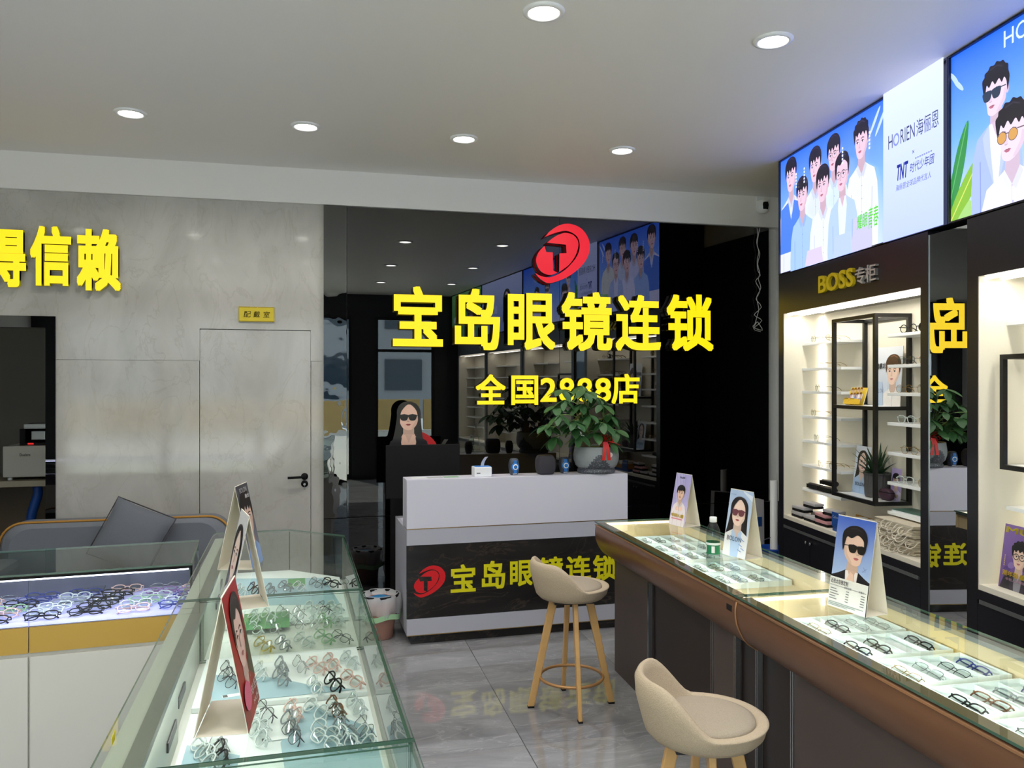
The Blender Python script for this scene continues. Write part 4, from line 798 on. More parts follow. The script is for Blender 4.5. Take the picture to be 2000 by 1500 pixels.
def isl_glasses(px, py, col, where, seg, kind=None, base=None):
    z = base or (FLR+.019); v = ISL.lie(160+px*.3733, 940+py*.3733, z+.022)
    M = inframe(ISL, v.x-.01, v.y-.022, z+.004, rnd.uniform(.15, .5)) @ Matrix.Rotation(rnd.uniform(-.95, -.65), 4, 'X')
    glasses('%s glasses, %s, %s showcase' % (CN[col], where, seg), M, col, kind or rnd.choice(('round', 'boston', 'rect')), 'fold', group='glasses in the island showcases')
fa = [(835, 565, 'clear'), (905, 560, 'black'), (990, 560, 'grey'), (1068, 545, 'grey'), (1140, 545, 'clear'), (1232, 530, 'dark'), (1310, 530, 'black'), (1395, 530, 'silver')]
fb = [(905, 700, 'clear'), (985, 700, 'clear'), (1060, 680, 'silver'), (1140, 680, 'silver'), (1210, 660, 'clear'), (1270, 660, 'dark'), (1325, 655, 'clear')]
fc = [(910, 765, 'clear'), (1000, 760, 'silver'), (1135, 740, 'silver'), (1215, 730, 'clear'), (1280, 730, 'green'), (1335, 720, 'clear')]
fd = [(955, 850, 'amber'), (1055, 840, 'grey'), (1165, 825, 'clear'), (1270, 810, 'green'), (1365, 810, 'dark')]
for nm, row in (('far', fa), ('second', fb), ('third', fc), ('near', fd)):
    for k, (x, y, c) in enumerate(row): isl_glasses(x, y, c, '%s from the left in the %s row' % (ORD[k], nm), 'clipped-corner', base=FLR+(.019 if nm in ('far', 'second') else .003))
na = [(765, 985, 'dark'), (770, 1035, 'dark'), (935, 990, 'clear'), (1050, 965, 'grey'), (1050, 1020, 'grey'), (1150, 960, 'silver'), (1230, 960, 'pink'), (1310, 940, 'pink'), (1405, 930, 'clear'), (1225, 1060, 'clear'), (1325, 1050, 'black'), (1420, 1030, 'pink')]
nb = [(965, 1205, 'dark'), (1110, 1195, 'pink'), (1235, 1190, 'clear'), (1335, 1180, 'tortoise'), (1445, 1165, 'clear'), (930, 1265, 'clear'), (1095, 1260, 'grey'), (1345, 1220, 'silver'), (935, 1325, 'clear'), (1105, 1315, 'dark'), (1285, 1305, 'clear'), (1390, 1300, 'grey'), (1485, 1285, 'silver')]
nc = [(640, 1400, 'clear'), (650, 1440, 'clear'), (725, 1370, 'silver'), (725, 1420, 'black'), (1290, 1360, 'clear'), (1400, 1345, 'clear'), (1490, 1335, 'clear')]
for nm, row, z in (('upper', na, FLR+.019), ('middle', nb, FLR+.008), ('nearest', nc, FLR+.008)):
    for k, (x, y, c) in enumerate(row): isl_glasses(x, y, c, '%s in the %s group' % ((ORD+['eleventh', 'twelfth', 'thirteenth'])[k], nm), 'foreground', base=z)
for x, y, a, lab in ((1150, 1025, .2, 'small white price tag near the left end of the upper board in the foreground showcase'), (1010, 1325, .1, 'small white price tag between glasses on the lower board in the foreground showcase')):
    v = ISL.lie(160+x*.3733, 940+y*.3733, FLR+.02); t = thing('price_tag', lab, 'tag', M=inframe(ISL, v.x if x < 1100 else 1.45, v.y if x < 1100 else -.42, FLR+(.018 if x > 1100 else .0085), a+R(90)))
    MB().box(-.035, .035, -.011, .011, 0, .0012).build('strip', WPLAST, t); MB().box(-.034, -.02, -.009, .009, .0012, .0018).build('mark', mat('tag_mark', '#3f3f3f', .5), t)
o = MB().prism([(0, 0), (.035, 0), (.035, .025), (0, .03)], 0, .0008).build('yellow_sticker', mat('sticker_yellow', '#e3d81c', .5), None, M=inframe(ISL, 2.08, -IW, .9) @ Matrix.Rotation(PI/2, 4, 'X')); tag(o, 'small yellow sticker on the left edge of the foreground showcase', 'sticker')

# ------------------------------------------------------------------ folded card displays
def aframe(M, label, w, h, d, front=None, back=None, fm=CARD):
    t = thing('tent_card', label, 'tent card', M=M, group='folded card displays'); L = math.hypot(h, d/2); a = math.atan2(d/2, h); th = .0016
    for sgn, fn, nm in ((1, front, 'front_panel'), (-1, back, 'back_panel')):
        Mp = Matrix.Rotation(0 if sgn > 0 else PI, 4, 'Z') @ Matrix.Translation((-w/2, -d/2, 0)) @ Matrix.Rotation(-a, 4, 'X')
        p = MB().box(0, w, 0, th, .0008, L).build(nm, fm, t, M=Mp)
        if fn:
            P = Print(w, L-.002); fn(P); P.build('printed_face', PRINT, p, Matrix.Translation((0, -.0002, .001)) @ Matrix.Rotation(PI/2, 4, 'X'))
    MB().box(-w/2, w/2, -d/2+.004, d/2-.004, .0006, .0016).build('base_panel', fm, t)
    return t
def pr_purple(P):
    P.grad(0, 0, P.w, P.h, '#a9a3d8', '#b3a6d2'); P.up()
    for k in range(6): P.line([(P.w*.1*k, P.h), (P.w*(.3+.1*k), P.h*.4)], .004, '#c9c3e6')
    portrait(P, P.w*.5, P.h*.62, P.h*.24, turn=-.2, shirt='#ded2d6', low=-4, wide=.85, skin='#e8c2ae'); P.ell(P.w*.4, P.h*.33, P.w*.1, P.h*.04, '#e6bfae'); P.ell(P.w*.62, P.h*.33, P.w*.1, P.h*.04, '#e6bfae')
    P.text('MUJO', P.w*.3, P.h*.9, P.h*.04, '#3a3550', P.w*.34, .03); P.text('年轻人戴', P.w*.1, P.h*.16, P.h*.07, '#d9b832', P.w*.8, .04); P.poly([(P.w*.15, P.h*.12), (P.w*.85, P.h*.12), (P.w*.85, P.h*.14), (P.w*.15, P.h*.14)], '#d07a8a')
def pr_bolon(P):
    P.grad(0, 0, P.w, P.h, '#a9bfdf', '#c3d3ea'); P.up(); P.poly([(P.w*.55, P.h), (P.w, P.h*.93), (P.w, P.h*.85), (P.w*.6, P.h*.97)], '#d5dfee')
    portrait(P, P.w*.5, P.h*.66, P.h*.38, hair='long', hc='#241f20', turn=-.15, skin='#ecd0c2', shirt='#b9cbe6', jacket='#dcdde2', inner='#a9c1e2', low=-3.5, glass='sun', gl='#6a3a44', lips='#b0525a')
    for x, y in ((.75, .2), (.82, .28), (.72, .12), (.85, .15)): P.line([(P.w*x-.012, P.h*y), (P.w*x+.012, P.h*y-.008)], .003, '#5f86c4')
    P.text('BOLON', P.w*.14, P.h*.23, P.h*.07, '#2c3348', P.w*.62); P.poly([(P.w*.08, P.h*.92), (P.w*.3, P.h*.92), (P.w*.3, P.h*.925), (P.w*.08, P.h*.925)], '#5f76a0')
def pr_suit(P):
    P.grad(0, P.h*.3, P.w, P.h, '#3a5bb8', '#a9c0e4'); P.up(); W2 = P.w
    portrait(P, W2*.52, P.h*.67, P.h*.35, hair='swept', hc='#1c1719', turn=.8, skin='#e3c0ac', jacket='#1f1a1e', inner='#e9dfdc', tie='#b98f84', low=-3, glass='sun', gl='#17130f', lapel='#17131a', wide=1.05)
    P.poly([(W2*.42, P.h*.32), (W2*.5, P.h*.42), (W2*.58, P.h*.4), (W2*.62, P.h*.3)], '#e3c0ac'); P.up()
    P.grad(0, 0, W2, P.h*.325, '#e2e3df', '#d9dbd8'); P.up()
    P.text('近视太阳镜定制', W2*.03, P.h*.255, P.h*.052, '#26262a', W2*.46, .02)
    P.line([(W2*.02, P.h*.235), (W2*.97, P.h*.235)], .003, '#a5a6a6'); P.text('度数范围', W2*.4, P.h*.225, .008, '#4a4a4c'); P.text('优惠价', W2*.78, P.h*.225, .008, '#4a4a4c')
    for k in range(5):
        y = P.h*(.2-.027*k); P.line([(W2*.04, y), (W2*(.2+.04*(k % 3)), y)], .0032, '#77787a'); P.line([(W2*.46, y), (W2*.54, y)], .003, '#77787a'); P.line([(W2*.85, y), (W2*.95, y)], .003, '#77787a')
    for k in range(3): P.line([(W2*.03, P.h*(.055-.016*k)), (W2*(.95-.2*k), P.h*(.055-.016*k))], .0025, '#8d9a98')
    P.line([(W2*.84, P.h*.5), (W2*.9, P.h*.46), (W2*.82, P.h*.45), (W2*.92, P.h*.49)], .0015, '#53639a')
def pr_red(P):
    P.grad(0, 0, P.w, P.h, '#a3201f', '#8f1a1c'); P.up(); P.poly([(P.w*.55, 0), (P.w, 0), (P.w, P.h*.62), (P.w*.8, P.h*.5)], '#4b4435')
    portrait(P, P.w*.52, P.h*.62, P.h*.46, hair='swept', hc='#2a1f1e', turn=-.2, skin='#e0bcb0', shirt='#7a1a1c', jacket='#8c1c1d', inner='#a3201f', low=-3)
    P.ell(P.w*.3, P.h*.2, P.w*.22, P.h*.1, '#d0507a'); P.text('年轻', P.w*.5, P.h*.13, P.h*.08, '#f1e9e4', P.w*.45, .02); P.text('MUJO', P.w*.55, P.h*.05, P.h*.05, '#f1e9e4', P.w*.4, .02)
def pr_grey(P):
    P.grad(0, 0, P.w, P.h, '#d5d5d6', '#c3c4c6'); P.up(); portrait(P, P.w*.5, P.h*.55, P.h*.5, hair='long', hc='#221d1f', skin='#ecd2c4', shirt='#cfcfd2', low=-3, turn=-.2)
def pr_dark(P):
    P.grad(0, 0, P.w, P.h, '#4a4a52', '#6a6a74'); P.up(); portrait(P, P.w*.5, P.h*.6, P.h*.46, hair='spiky', hc='#1f191b', skin='#d9b5a2', shirt='#7f9ac6', low=-3); P.text('BOLON', P.w*.2, P.h*.9, P.h*.06, '#f0f0f0', P.w*.6, .02); P.text('暴龙', P.w*.55, P.h*.82, P.h*.05, '#f0f0f0', P.w*.35)
CT = .875
aframe(inframe(CNT, .25, .455, CT+.001, R(14)), 'purple tent card of a man with yellow lettering at the far end of the counter', .14, .3, .12, pr_purple)
aframe(inframe(CNT, 1.085, .37, CT+.001, R(14)), 'pale blue tent card of a long-haired woman in sunglasses behind the water bottle', .155, .315, .11, pr_bolon)
aframe(inframe(CNT, 2.012, .325, CT+.001, R(10)), 'tent card of a man in a black suit and sunglasses with a price list below', .178, .335, .105, pr_suit)
aframe(inframe(ISL, 2.13, -.388, TOP+.001, R(176)), 'red tent card seen nearly edge-on on the foreground showcase', .2, .295, .112, pr_red)
aframe(inframe(ISL, 1.15, -.405, TOP+.001, R(11)), 'grey tent card of a long-haired woman seen edge-on behind the red one', .18, .31, .13, pr_grey)
aframe(inframe(ISL, .55, -.455, TOP+.001, R(168)), 'dark tent card of a man in blue, farthest on the glass island', .17, .335, .14, pr_dark)

# ------------------------------------------------------------------ low glass case on the left
lt = thing('glass_showcase', 'low gold and white showcase on the left, full of colourful glasses on a glowing floor', 'showcase', M=inframe(LFT)); LW, LD = 2.4, .53
GLOWF = mat('lavender_board', '#b7b7f2', .5)
MB().box(-LW, -.004, 0, LD, .942, .95, 0, me=1).build('top_pane', [GLASS, GEDGE], lt)
MB().box(-LW, -.607, .002, .008, .742, .93, 0, me=1).build('front_pane', [GLASS, GEDGE], lt); MB().box(-.604, -.006, .002, .008, .742, .93, 0, me=1).build('front_pane', [GLASS, GEDGE], lt)
MB().box(-.014, -.006, .01, LD-.01, .742, .941, 0, me=1).build('end_pane', [GLASS, GEDGE], lt); MB().box(-LW, -.015, LD-.012, LD-.006, .84, .941, 0, me=1).build('back_pane', [GLASS, GEDGE], lt)
MB().box(-LW, -.004, -.002, .012, .931, .941).box(-.012, -.004, -.001, .01, .742, .931).build('black_edge', MATTBLACK, lt)
MB().box(-LW, -.02, .013, .026, .922, .934).build('light_strip', LEDC, lt)
l = bpy.data.lights.new('showcase_area_light', 'AREA'); l.shape = 'RECTANGLE'; l.size = LW-.1; l.size_y = .02; l.energy = 4.5; l.color = (.66, .66, 1)
o = bpy.data.objects.new('showcase_area_light', l); C.objects.link(o); o.parent = lt; o.location = (-LW/2, .03, .918); o.rotation_euler = (R(25), 0, 0)
MB().add([(-LW, .01, .74), (-.015, .01, .74), (-.015, LD-.02, .742), (-LW, LD-.02, .742), (-LW, .01, .735), (-.015, .01, .735), (-.015, LD-.02, .735), (-LW, LD-.02, .735)], [(0, 1, 2, 3), (4, 7, 6, 5), (0, 4, 5, 1), (2, 6, 7, 3), (1, 5, 6, 2), (3, 7, 4, 0)]).build('display_floor', GLOWF, lt)
MB().box(-LW, -.016, LD-.02, LD, .735, .838).build('back_panel', mat('slate_panel', '#5b5d6b', .25), lt)
for x0, x1 in ((-LW, -.607), (-.602, -.004)): MB().box(x0, x1, 0, .02, .637, .738).build('gold_band', GOLD, lt)
MB().box(-LW, -.004, .012, LD, .0, .735).build('base_cabinet', CASEW, lt)
for x0, x1 in ((-LW, -1.51), (-1.502, -.608), (-.600, -.006)): MB().box(x0, x1, -.002, .012, .05, .622).build('base_door', CASEW, lt)
rnd = random.Random(4)
cols = [(-.075, ['blue', 'clear', 'blue', 'purple', 'pink', 'grey']), (-.245, ['pink', 'clear', 'green', 'clear', 'purple', 'silver']), (-.415, ['black', 'black', 'black', 'black', 'black', 'pink']), (-.585, ['black', 'clear', 'clear', 'grey', 'clear', 'blue', 'dark']), (-.755, ['black', 'pink', 'green', 'black', 'blue', 'blue']), (-.925, ['blue', 'clear', 'green', 'black', 'pink', 'silver'])]
for ci, (cx, row) in enumerate(cols):
    for k, c in enumerate(row):
        y = .07+.07*k+(.02 if ci in (0, 2) else 0); z = .7425
        M = inframe(LFT, cx+.02*k+rnd.uniform(-.012, .012), y, z+.004, rnd.uniform(-.12, .16)) @ Matrix.Rotation(-R(50)+rnd.uniform(-.15, .1), 4, 'X')
        glasses('%s glasses, %s row, %s column from the right, glowing left showcase' % (CN[c], ORD[k], ORD[ci]), M, c, rnd.choice(('boston', 'rect', 'boston')), 'fold', group='glasses in the left showcase')

# ------------------------------------------------------------------ bronze counter
TRAYM = mat('tray_white', '#e6efec', .4)
def counter(x0, x1, label, first):
    t = thing('display_counter', label, 'counter', M=inframe(CNT)); g = .008
    MB().box(x0, x1-.002, -.012, .56, CT-g, CT, 0, me=1).build('top_pane', [GLASS, GEDGE], t)
    prof = smooth([(-.004, .856), (-.010, .82), (-.008, .78), (.006, .735), (.035, .69), (.075, .66), (.115, .64)], 4, False)
    b = MB(); n = len(prof)
    fa = (x0+.002, x1-.004)
    b.grid([[(x, y, z) for y, z in prof] for x in fa[::-1]])
    end = prof+[(.115, .70), (.02, .78), (.02, .856)]
    for x, rev in ((fa[0], 0), (fa[1], 1)):
        tr = tessellate_polygon([[Vector((y, z, 0)) for y, z in end]]); b.add([(x, y, z) for y, z in end], [q[::-1] if rev else q for q in tr])
    b.add([(fa[0], .02, .856), (fa[1], .02, .856), (fa[1], -.004, .856), (fa[0], -.004, .856)], [(0, 1, 2, 3)])
    b.build('fascia', BRONZE, t)
    MB().box(fa[0], fa[1], -.0115, -.004, .850, .857).build('copper_strip', COPPER, t)
    if not first: MB().tube([(x0+.001, y-.002, z) for y, z in prof], .004, 6).build('joint_strip', COPPER, t)
    MB().box(x0+.01, x1-.01, .02, .03, .775, CT-g-.004).box(x0+.01, x1-.01, .002, .05, CT-g-.005, CT-g-.001).build('inner_lip', mat('olive_lip', '#5c4f2c', .35), t)
    MB().box(x0+.004, x1-.004, .03, .54, .765, .775).build('display_floor', BEIGE, t)
    MB().box(x0+.003, x0+.011, .02, .55, .765, CT-g-.002).build('end_board', BEIGE, t); MB().box(x1-.012, x1-.004, .02, .55, .765, CT-g-.002, 0, me=1).build('end_pane', [GLASS, GEDGE], t)
    MB().box(x0+.012, x1-.012, .52, .535, .775, CT-g-.02).build('back_board', BEIGE, t); MB().box(x0+.01, x1-.01, .515, .55, CT-g-.018, CT-g-.002).build('back_rail', ALU, t)
    MB().box(x0+.02, x1-.02, .032, .044, CT-g-.018, CT-g-.006).build('light_strip', LEDW, t)
    MB().box(x0+.012, x0+.018, .05, .51, CT-g-.016, CT-g-.006).build('light_strip', LEDW, t)
    l = bpy.data.lights.new('counter_strip_lamp', 'AREA'); l.shape = 'RECTANGLE'; l.size = x1-x0-.1; l.size_y = .02; l.energy = 6.5; l.color = (.93, 1, .97)
    o = bpy.data.objects.new('counter_strip_lamp', l); C.objects.link(o); o.parent = t; o.location = ((x0+x1)/2, .055, CT-g-.02); o.rotation_euler = (R(28), 0, 0)
    return t
k1 = counter(0, 1.728, 'bronze-edged glass counter at the far end, with a water bottle on it', True)
k2 = counter(1.732, 3.46, 'bronze-edged glass counter in the right foreground', False)
def panels(t, spans):
    for x0, x1, m in spans:
        MB().box(x0, x1, .085 if m is BROWN else .11, .53, 0, .765).build('base_panel', m, t)
    for x0, x1, m in spans:
        for x in ((x0,) if x0 > .1 else ()): MB().box(x-.009, x-.004, .078, .1, 0, .74).box(x+.002, x+.007, .078, .1, 0, .74).build('silver_trim', STEEL, t)
panels(k1, ((.085, .62, BROWN), (.62, 1.35, DKBROWN), (1.35, 1.56, BROWN), (1.56, 1.728, DKBROWN)))
panels(k2, ((1.732, 1.98, DKBROWN), (1.98, 2.9, BROWN), (2.9, 3.46, DKBROWN)))
MB().box(1.655, 1.70, -.0105, -.006, .80, .825, c=.001).build('maker_badge', BLACKM, k1)
def tray(x, lab):
    t = thing('display_tray', lab, 'tray', M=inframe(CNT, x, .172, .7755), group='white trays in the counter'); w, d = (.21, .335)
    MB().box(0, w, 0, d, 0, .004).build('base', TRAYM, t)
    MB().box(0, .006, 0, d, .004, .026).box(w-.006, w, 0, d, .004, .026).box(.006, w-.006, 0, .006, .004, .026).box(.006, w-.006, d-.006, d, .004, .026).build('wall', TRAYM, t)
    for k in range(3): MB().box(.006, w-.006, d*(k+1)/4-.002, d*(k+1)/4+.002, .004, .022).build('divider', TRAYM, t)
rnd = random.Random(21)
txs = [(.155, 'first tray from the far end'), (.37, 'second tray from the far end'), (.585, 'third tray from the far end'), (.86, 'fourth tray from the far end'), (1.08, 'fifth tray, behind the bottle'), (1.83, 'sixth tray, below the suited man card'), (2.06, 'seventh tray from the far end'), (2.3, 'eighth tray from the far end'), (2.54, 'ninth tray from the far end'), (2.78, 'tenth tray, in the lower right corner'), (3.02, 'eleventh tray, outside the lower right corner')]
fill = [['dark', 'dark', 'silver', None], ['silver', 'gold', 'dark', 'silver'], ['dark', 'dark', 'silver', None], ['silver', 'gold', 'dark', None], ['silver', 'dark', 'dark', None], ['gold', 'black', 'silver', 'silver'], ['black', 'black', None, 'black'], ['gold', 'silver', 'dark', 'blue'], ['black', 'tortoise', 'grey', 'blue'], ['dark', 'silver', 'grey', 'silver'], ['dark', None, None, None]]
for (x, lab), row in zip(txs, fill):
    tray(x, 'white four-slot counter tray, '+lab)
    for k, c in enumerate(row):
        if c is None:
            o = MB().box(0, .17, 0, .05, 0, .0015).build('insert_card', WPLAST, None, M=inframe(CNT, x+.02, .172+.335*k/4+.018, .780)); tag(o, 'blank white card in the %s slot of the %s' % (ORD[k], lab.split(',')[0]), 'card'); continue
        M = inframe(CNT, x+.105+rnd.uniform(-.012, .012), .172+.335*(k+.5)/4-.022, .7815, rnd.uniform(-.06, .06)) @ Matrix.Rotation(-R(66), 4, 'X')
        glasses('%s glasses in the %s slot of the %s' % (CN[c], ORD[k], lab.split(',')[0]), M, c, rnd.choice(('rect', 'boston', 'round') if x < 1.5 else ('rect', 'boston')), 'fold', group='glasses in the counter trays')
# water bottle
v = CNT.lie(1393, 1110, CT); t = thing('water_bottle', 'clear plastic water bottle with a white cap and green label on the counter', 'bottle', M=inframe(CNT, v.x, v.y, CT+.0005))
PET = glassmat('clear_plastic', '#dfe9e7', 1.62)
pf = [(.026, 0), (.031, .004), (.0315, .02), (.03, .03), (.0315, .04), (.0315, .055), (.0305, .06), (.0305, .125), (.0325, .13), (.032, .15), (.029, .17), (.022, .19), (.0145, .203), (.0135, .212)]
MB().lathe(pf, 26, cap=False).lathe([(0, .004), (.026, 0)], 26, cap=False).build('body', PET, t)
MB().lathe([(.0145, .207), (.016, .208), (.016, .228), (.0145, .23), (0, .23)], 26).build('cap', WPLAST, t)
LG = mat('label_green', '#1f7a54', .4)
MB().lathe([(.0313, .067), (.0313, .12)], 26, cap=False).build('label_band', LG, t)
for k, a in enumerate((-2.0, -.7, .6, 2.2)): 
    b = MB(); rows = [[(.0316*math.cos(a+u), .0316*math.sin(a+u), z) for u in (0, .15, .3, .45)] for z in (.074, .104)]; b.grid(rows).build('label_patch', WPLAST, t)
MB().lathe([(.0325, .108), (.0318, .118)], 26, cap=False).build('label_stripe', mat('label_white', '#e6f0ea', .4), t)

# ------------------------------------------------------------------ reception desk
dk = thing('reception_desk', 'white reception desk with a black stone front, red emblem and yellow characters', 'desk', M=inframe(DSK)); DL = 1.543
MB().box(0, DL, 0, .2, .758, 1.076, c=.002).build('ledge_box', LAM, dk)
MB().box(0, DL, .001, .02, .65, .753).build('front_panel', GREYLAM, dk); MB().box(0, DL, .001, .02, .066, .172).build('front_panel', GREYLAM, dk)
MB().box(.0, DL, .0, .02, .174, .648).build('stone_panel', DARKSTONE, dk)
MB().box(0, DL, -.001, .02, .7535, .7575).box(0, DL, -.001, .02, .062, .0655).build('brass_strip', BRASS, dk)
MB().box(0, .02, .02, .62, .062, .745).box(DL-.02, DL, .02, .62, .062, .745).build('side_panel', GREYLAM, dk); MB().box(.02, DL-.02, .02, .62, .725, .745).build('worktop', LAM, dk)
MB().box(.03, DL-.03, .03, .6, 0, .061).build('plinth', DARKSTONE, dk)
def dkp(px, py): return DSK.at(px, py, 0)
for s, b in (('宝', (880, 1102, 929, 1159)), ('岛', (941, 1095, 986.6, 1152.6)), ('眼', (996, 1094, 1040, 1147)), ('镜', (1052, 1087, 1100, 1140)), ('连', (1105, 1085, 1154, 1136)), ('锁', (1158, 1082.6, 1205, 1136))):
    a, c = dkp(b[0], b[3]-1), dkp(b[2], b[1]-1)
    solidtext(s, c.x-a.x, c.z-a.z, .003, .03).build('lettering', [YELP, YELP], dk, M=Matrix.Translation((a.x, -.0002, a.z)) @ Matrix.Rotation(PI/2, 4, 'X'))
a, c = dkp(805, 1168), dkp(870, 1103); logo('l', [REDP, REDP], c.x-a.x, c.z-a.z, .003, dk, Matrix.Translation((a.x, -.0002, a.z)) @ Matrix.Rotation(PI/2, 4, 'X'))
dk_objs = {}
for o in dk.children:
    if o.name.startswith(('outer_swirl', 'inner_half')): o.name = 'emblem'
DZ = 1.0765
# tissue pack, speakers
t = thing('tissue_pack', 'white and blue tissue pack with a sheet sticking out on the desk ledge', 'tissues', M=inframe(DSK, .52, .1, DZ))
MB().box(-.06, .06, -.05, .05, 0, .066, c=.008).build('pack', WPLAST, t); TB = mat('tissue_blue', '#3a86d8', .35)
MB().box(.0585, .0615, -.046, .046, .006, .06).build('end_flap', mat('tissue_deep_blue', '#1d3fb0', .35), t); MB().box(-.05, .055, -.04, .04, .0655, .068, c=.001).build('top_film', TB, t)
rows = [[(-.01+.03*u+.03*w*w, .03*(u-.5), .068+.062*w) for u in (0, .3, .6, 1)] for w in (0, .25, .5, .75, 1)]
MB().grid(rows).build('tissue_sheet', WPLAST, t); MB().box(-.045, -.02, -.0515, -.0495, .022, .028).build('mark', mat('ink', '#33363a', .5), t)
SPB = mat('speaker_blue', '#1f74c4', .3); SPG = mat('speaker_slate', '#39414e', .45)
def pc_speaker(x, y, lab):
    t = thing('desk_speaker', lab, 'speaker', M=inframe(DSK, x, y, DZ, .05), group='small blue speakers on the desk ledge')
    sec = [(math.copysign(abs(math.cos(a))**.6, math.cos(a)), math.copysign(abs(math.sin(a))**.6, math.sin(a))) for a in [2*PI*i/24 for i in range(24)]]
    zs = [(0, .62), (.006, .72), (.03, .9), (.06, 1), (.085, .93), (.108, .72), (.113, .5)]
    MB().grid([[(.036*f*u, .032*f*v, z) for u, v in sec] for z, f in zs], closed=True).add([(.036*.5*u, .032*.5*v, .113) for u, v in sec], [tuple(range(24))], 0).build('shell', SPG, t)
    P_ = Matrix.Translation((0, -.028, .056)) @ Matrix.Rotation(PI/2, 4, 'X')
    MB().box(-.011, .011, -.034, -.026, .015, .1, c=.002).lathe([(.027, 0), (.027, .006), (.02, .008)], 24, M=P_).build('blue_trim', SPB, t)
    MB().lathe([(.012, .0085), (.019, .0085), (.018, .0105), (.013, .0105)], 24, M=P_, cap=False).build('white_ring', WPLAST, t); MB().lathe([(.0, .004), (.013, .009)], 20, M=P_, cap=False).build('cone', MATTBLACK, t)
    MB().box(-.014, .014, -.0285, -.022, .006, .01).build('label_strip', WPLAST, t)
pc_speaker(.752, .12, 'small blue and slate speaker left of the big dark speaker'); pc_speaker(1.12, .13, 'small blue and slate speaker beside the plant pot')
t = thing('smart_speaker', 'dark grey fabric cube speaker between the two small blue ones', 'speaker', M=inframe(DSK, .975, .11, DZ))
sec = [(math.copysign(abs(math.cos(a))**.5, math.cos(a)), math.copysign(abs(math.sin(a))**.5, math.sin(a))) for a in [2*PI*i/28 for i in range(28)]]
MB().grid([[(.066*f*u, .062*f*v, z) for u, v in sec] for z, f in ((0, .7), (.006, .82), (.035, .96), (.065, 1), (.1, .97), (.122, .84), (.13, .7))], closed=True).build('fabric_body', mat('speaker_cloth', '#3b393f', .95, noise=.2, nscale=400), t)
MB().grid([[(.066*f*u, .062*f*v, z) for u, v in sec] for z, f in ((.129, .705), (.1315, .66), (.13, 0.01))], closed=True).build('top_plate', BLACK, t)
for k, (x, c, lab) in enumerate(((.09, '#e9ecea', 'white card lying flat at the left end of the desk ledge'), (.2, '#b9bcbc', 'grey card lying flat on the desk ledge'), (.31, '#8fb694', 'green card lying flat on the desk ledge'))):
    o = MB().box(-.05, .05, -.03, .03, 0, .002).build('flat_card', mat('flat_card', c, .5), None, M=inframe(DSK, x, .1, DZ, .05)); tag(o, lab, 'card')
# money tree in a stone pot
t = thing('potted_money_tree', 'bushy green money tree with a red bow in a grey stone pot on the desk', 'plant', M=inframe(DSK, 1.352, .115, DZ))
POTL = mat('pale_stone_glaze', '#939a9c', .45, noise=.08, nscale=80)
m_, tt, p_ = newmat('speckled_dark_glaze'); p_.inputs['Roughness'].default_value = .4
tc = tt.nodes.new('ShaderNodeTexCoord'); vo = tt.nodes.new('ShaderNodeTexVoronoi'); vo.inputs['Scale'].default_value = 130; cr = tt.nodes.new('ShaderNodeValToRGB')
cr.color_ramp.elements[0].position = .16; cr.color_ramp.elements[0].color = hx('#c9cccf'); cr.color_ramp.elements[1].position = .24; cr.color_ramp.elements[1].color = hx('#4b4f58')
tt.links.new(tc.outputs['Object'], vo.inputs['Vector']); tt.links.new(vo.outputs['Distance'], cr.inputs[0]); tt.links.new(cr.outputs[0], p_.inputs['Base Color']); POTD = m_
prof = [(.0, 0), (.128, 0), (.134, .004), (.134, .022), (.126, .032), (.146, .055), (.158, .09), (.16, .125), (.154, .165), (.152, .185), (.148, .188), (.14, .186), (.14, .17), (0, .165)]
b = MB(); n = 64; sp = []
for i in range(len(prof)-1):
    q = 4 if .03 < prof[i][1] < .17 else 1
    for k in range(q): u = k/q; sp.append((prof[i][0]*(1-u)+prof[i+1][0]*u, prof[i][1]*(1-u)+prof[i+1][1]*u))
sp.append(prof[-1]); b.lathe(sp, n, 0, cap=False)
for fi, f in enumerate(b.f):
    c = [sum(b.v[i][k] for i in f)/len(f) for k in range(3)]; a = (math.atan2(c[1], c[0])+1.78) % (2*PI/3); a = min(a, 2*PI/3-a); rim = .045+.1*max(0, 1-a/.6)
    if c[2] < rim and math.hypot(c[0], c[1]) > .12 and c[2] > .001: b.m[fi] = 1
b.build('pot', [POTL, POTD], t)
TRUNK = mat('trunk_bark', '#7d6a50', .8, noise=.3, nscale=60); LEAFM = mat('leaf_green', '#2f5a2c', .55, noise=.25, nscale=9); STEM = mat('leaf_stalk', '#6f8a48', .6)
for x, y in ((-.075, .0), (.075, .02)):
    MB().tube([(x, y, .16), (x*.98, y, .2), (x*.9, y, .24), (x*.85, y, .27)], [.04, .034, .024, .018], 12).build('trunk', TRUNK, t)
    for q in range(2): MB().tube([(x*(.98-.03*k)+.03*(1-.09*k)*math.cos(k*.9+q*PI), y+.03*(1-.09*k)*math.sin(k*.9+q*PI), .165+.013*k) for k in range(9)], .009, 6).build('braid', TRUNK, t)
MB().lathe([(.13, .168), (.1, .178), (.05, .182), (0, .183)], 20, cap=False).build('moss', mat('moss', '#6a7a2a', .95, noise=.4, nscale=90), t)
lf = MB(); ks = 7
for k in range(ks+1):
    u = k/ks; wd = .21*math.sin(PI*min(1, u*.93+.04))**.8*(1 if u < .97 else .15); dz = -.16*u*u
    lf.v += [(-wd, u, dz+.05*(wd/.21)), (0, u, dz), (wd, u, dz+.05*(wd/.21))]
for k in range(ks):
    for j in range(2): lf.f.append([k*3+j, k*3+j+1, k*3+j+4, k*3+j+3]); lf.m.append(0); lf.sm.append(True)
lfm = lf.mesh('leaf', LEAFM); rnd = random.Random(8); stems = MB()
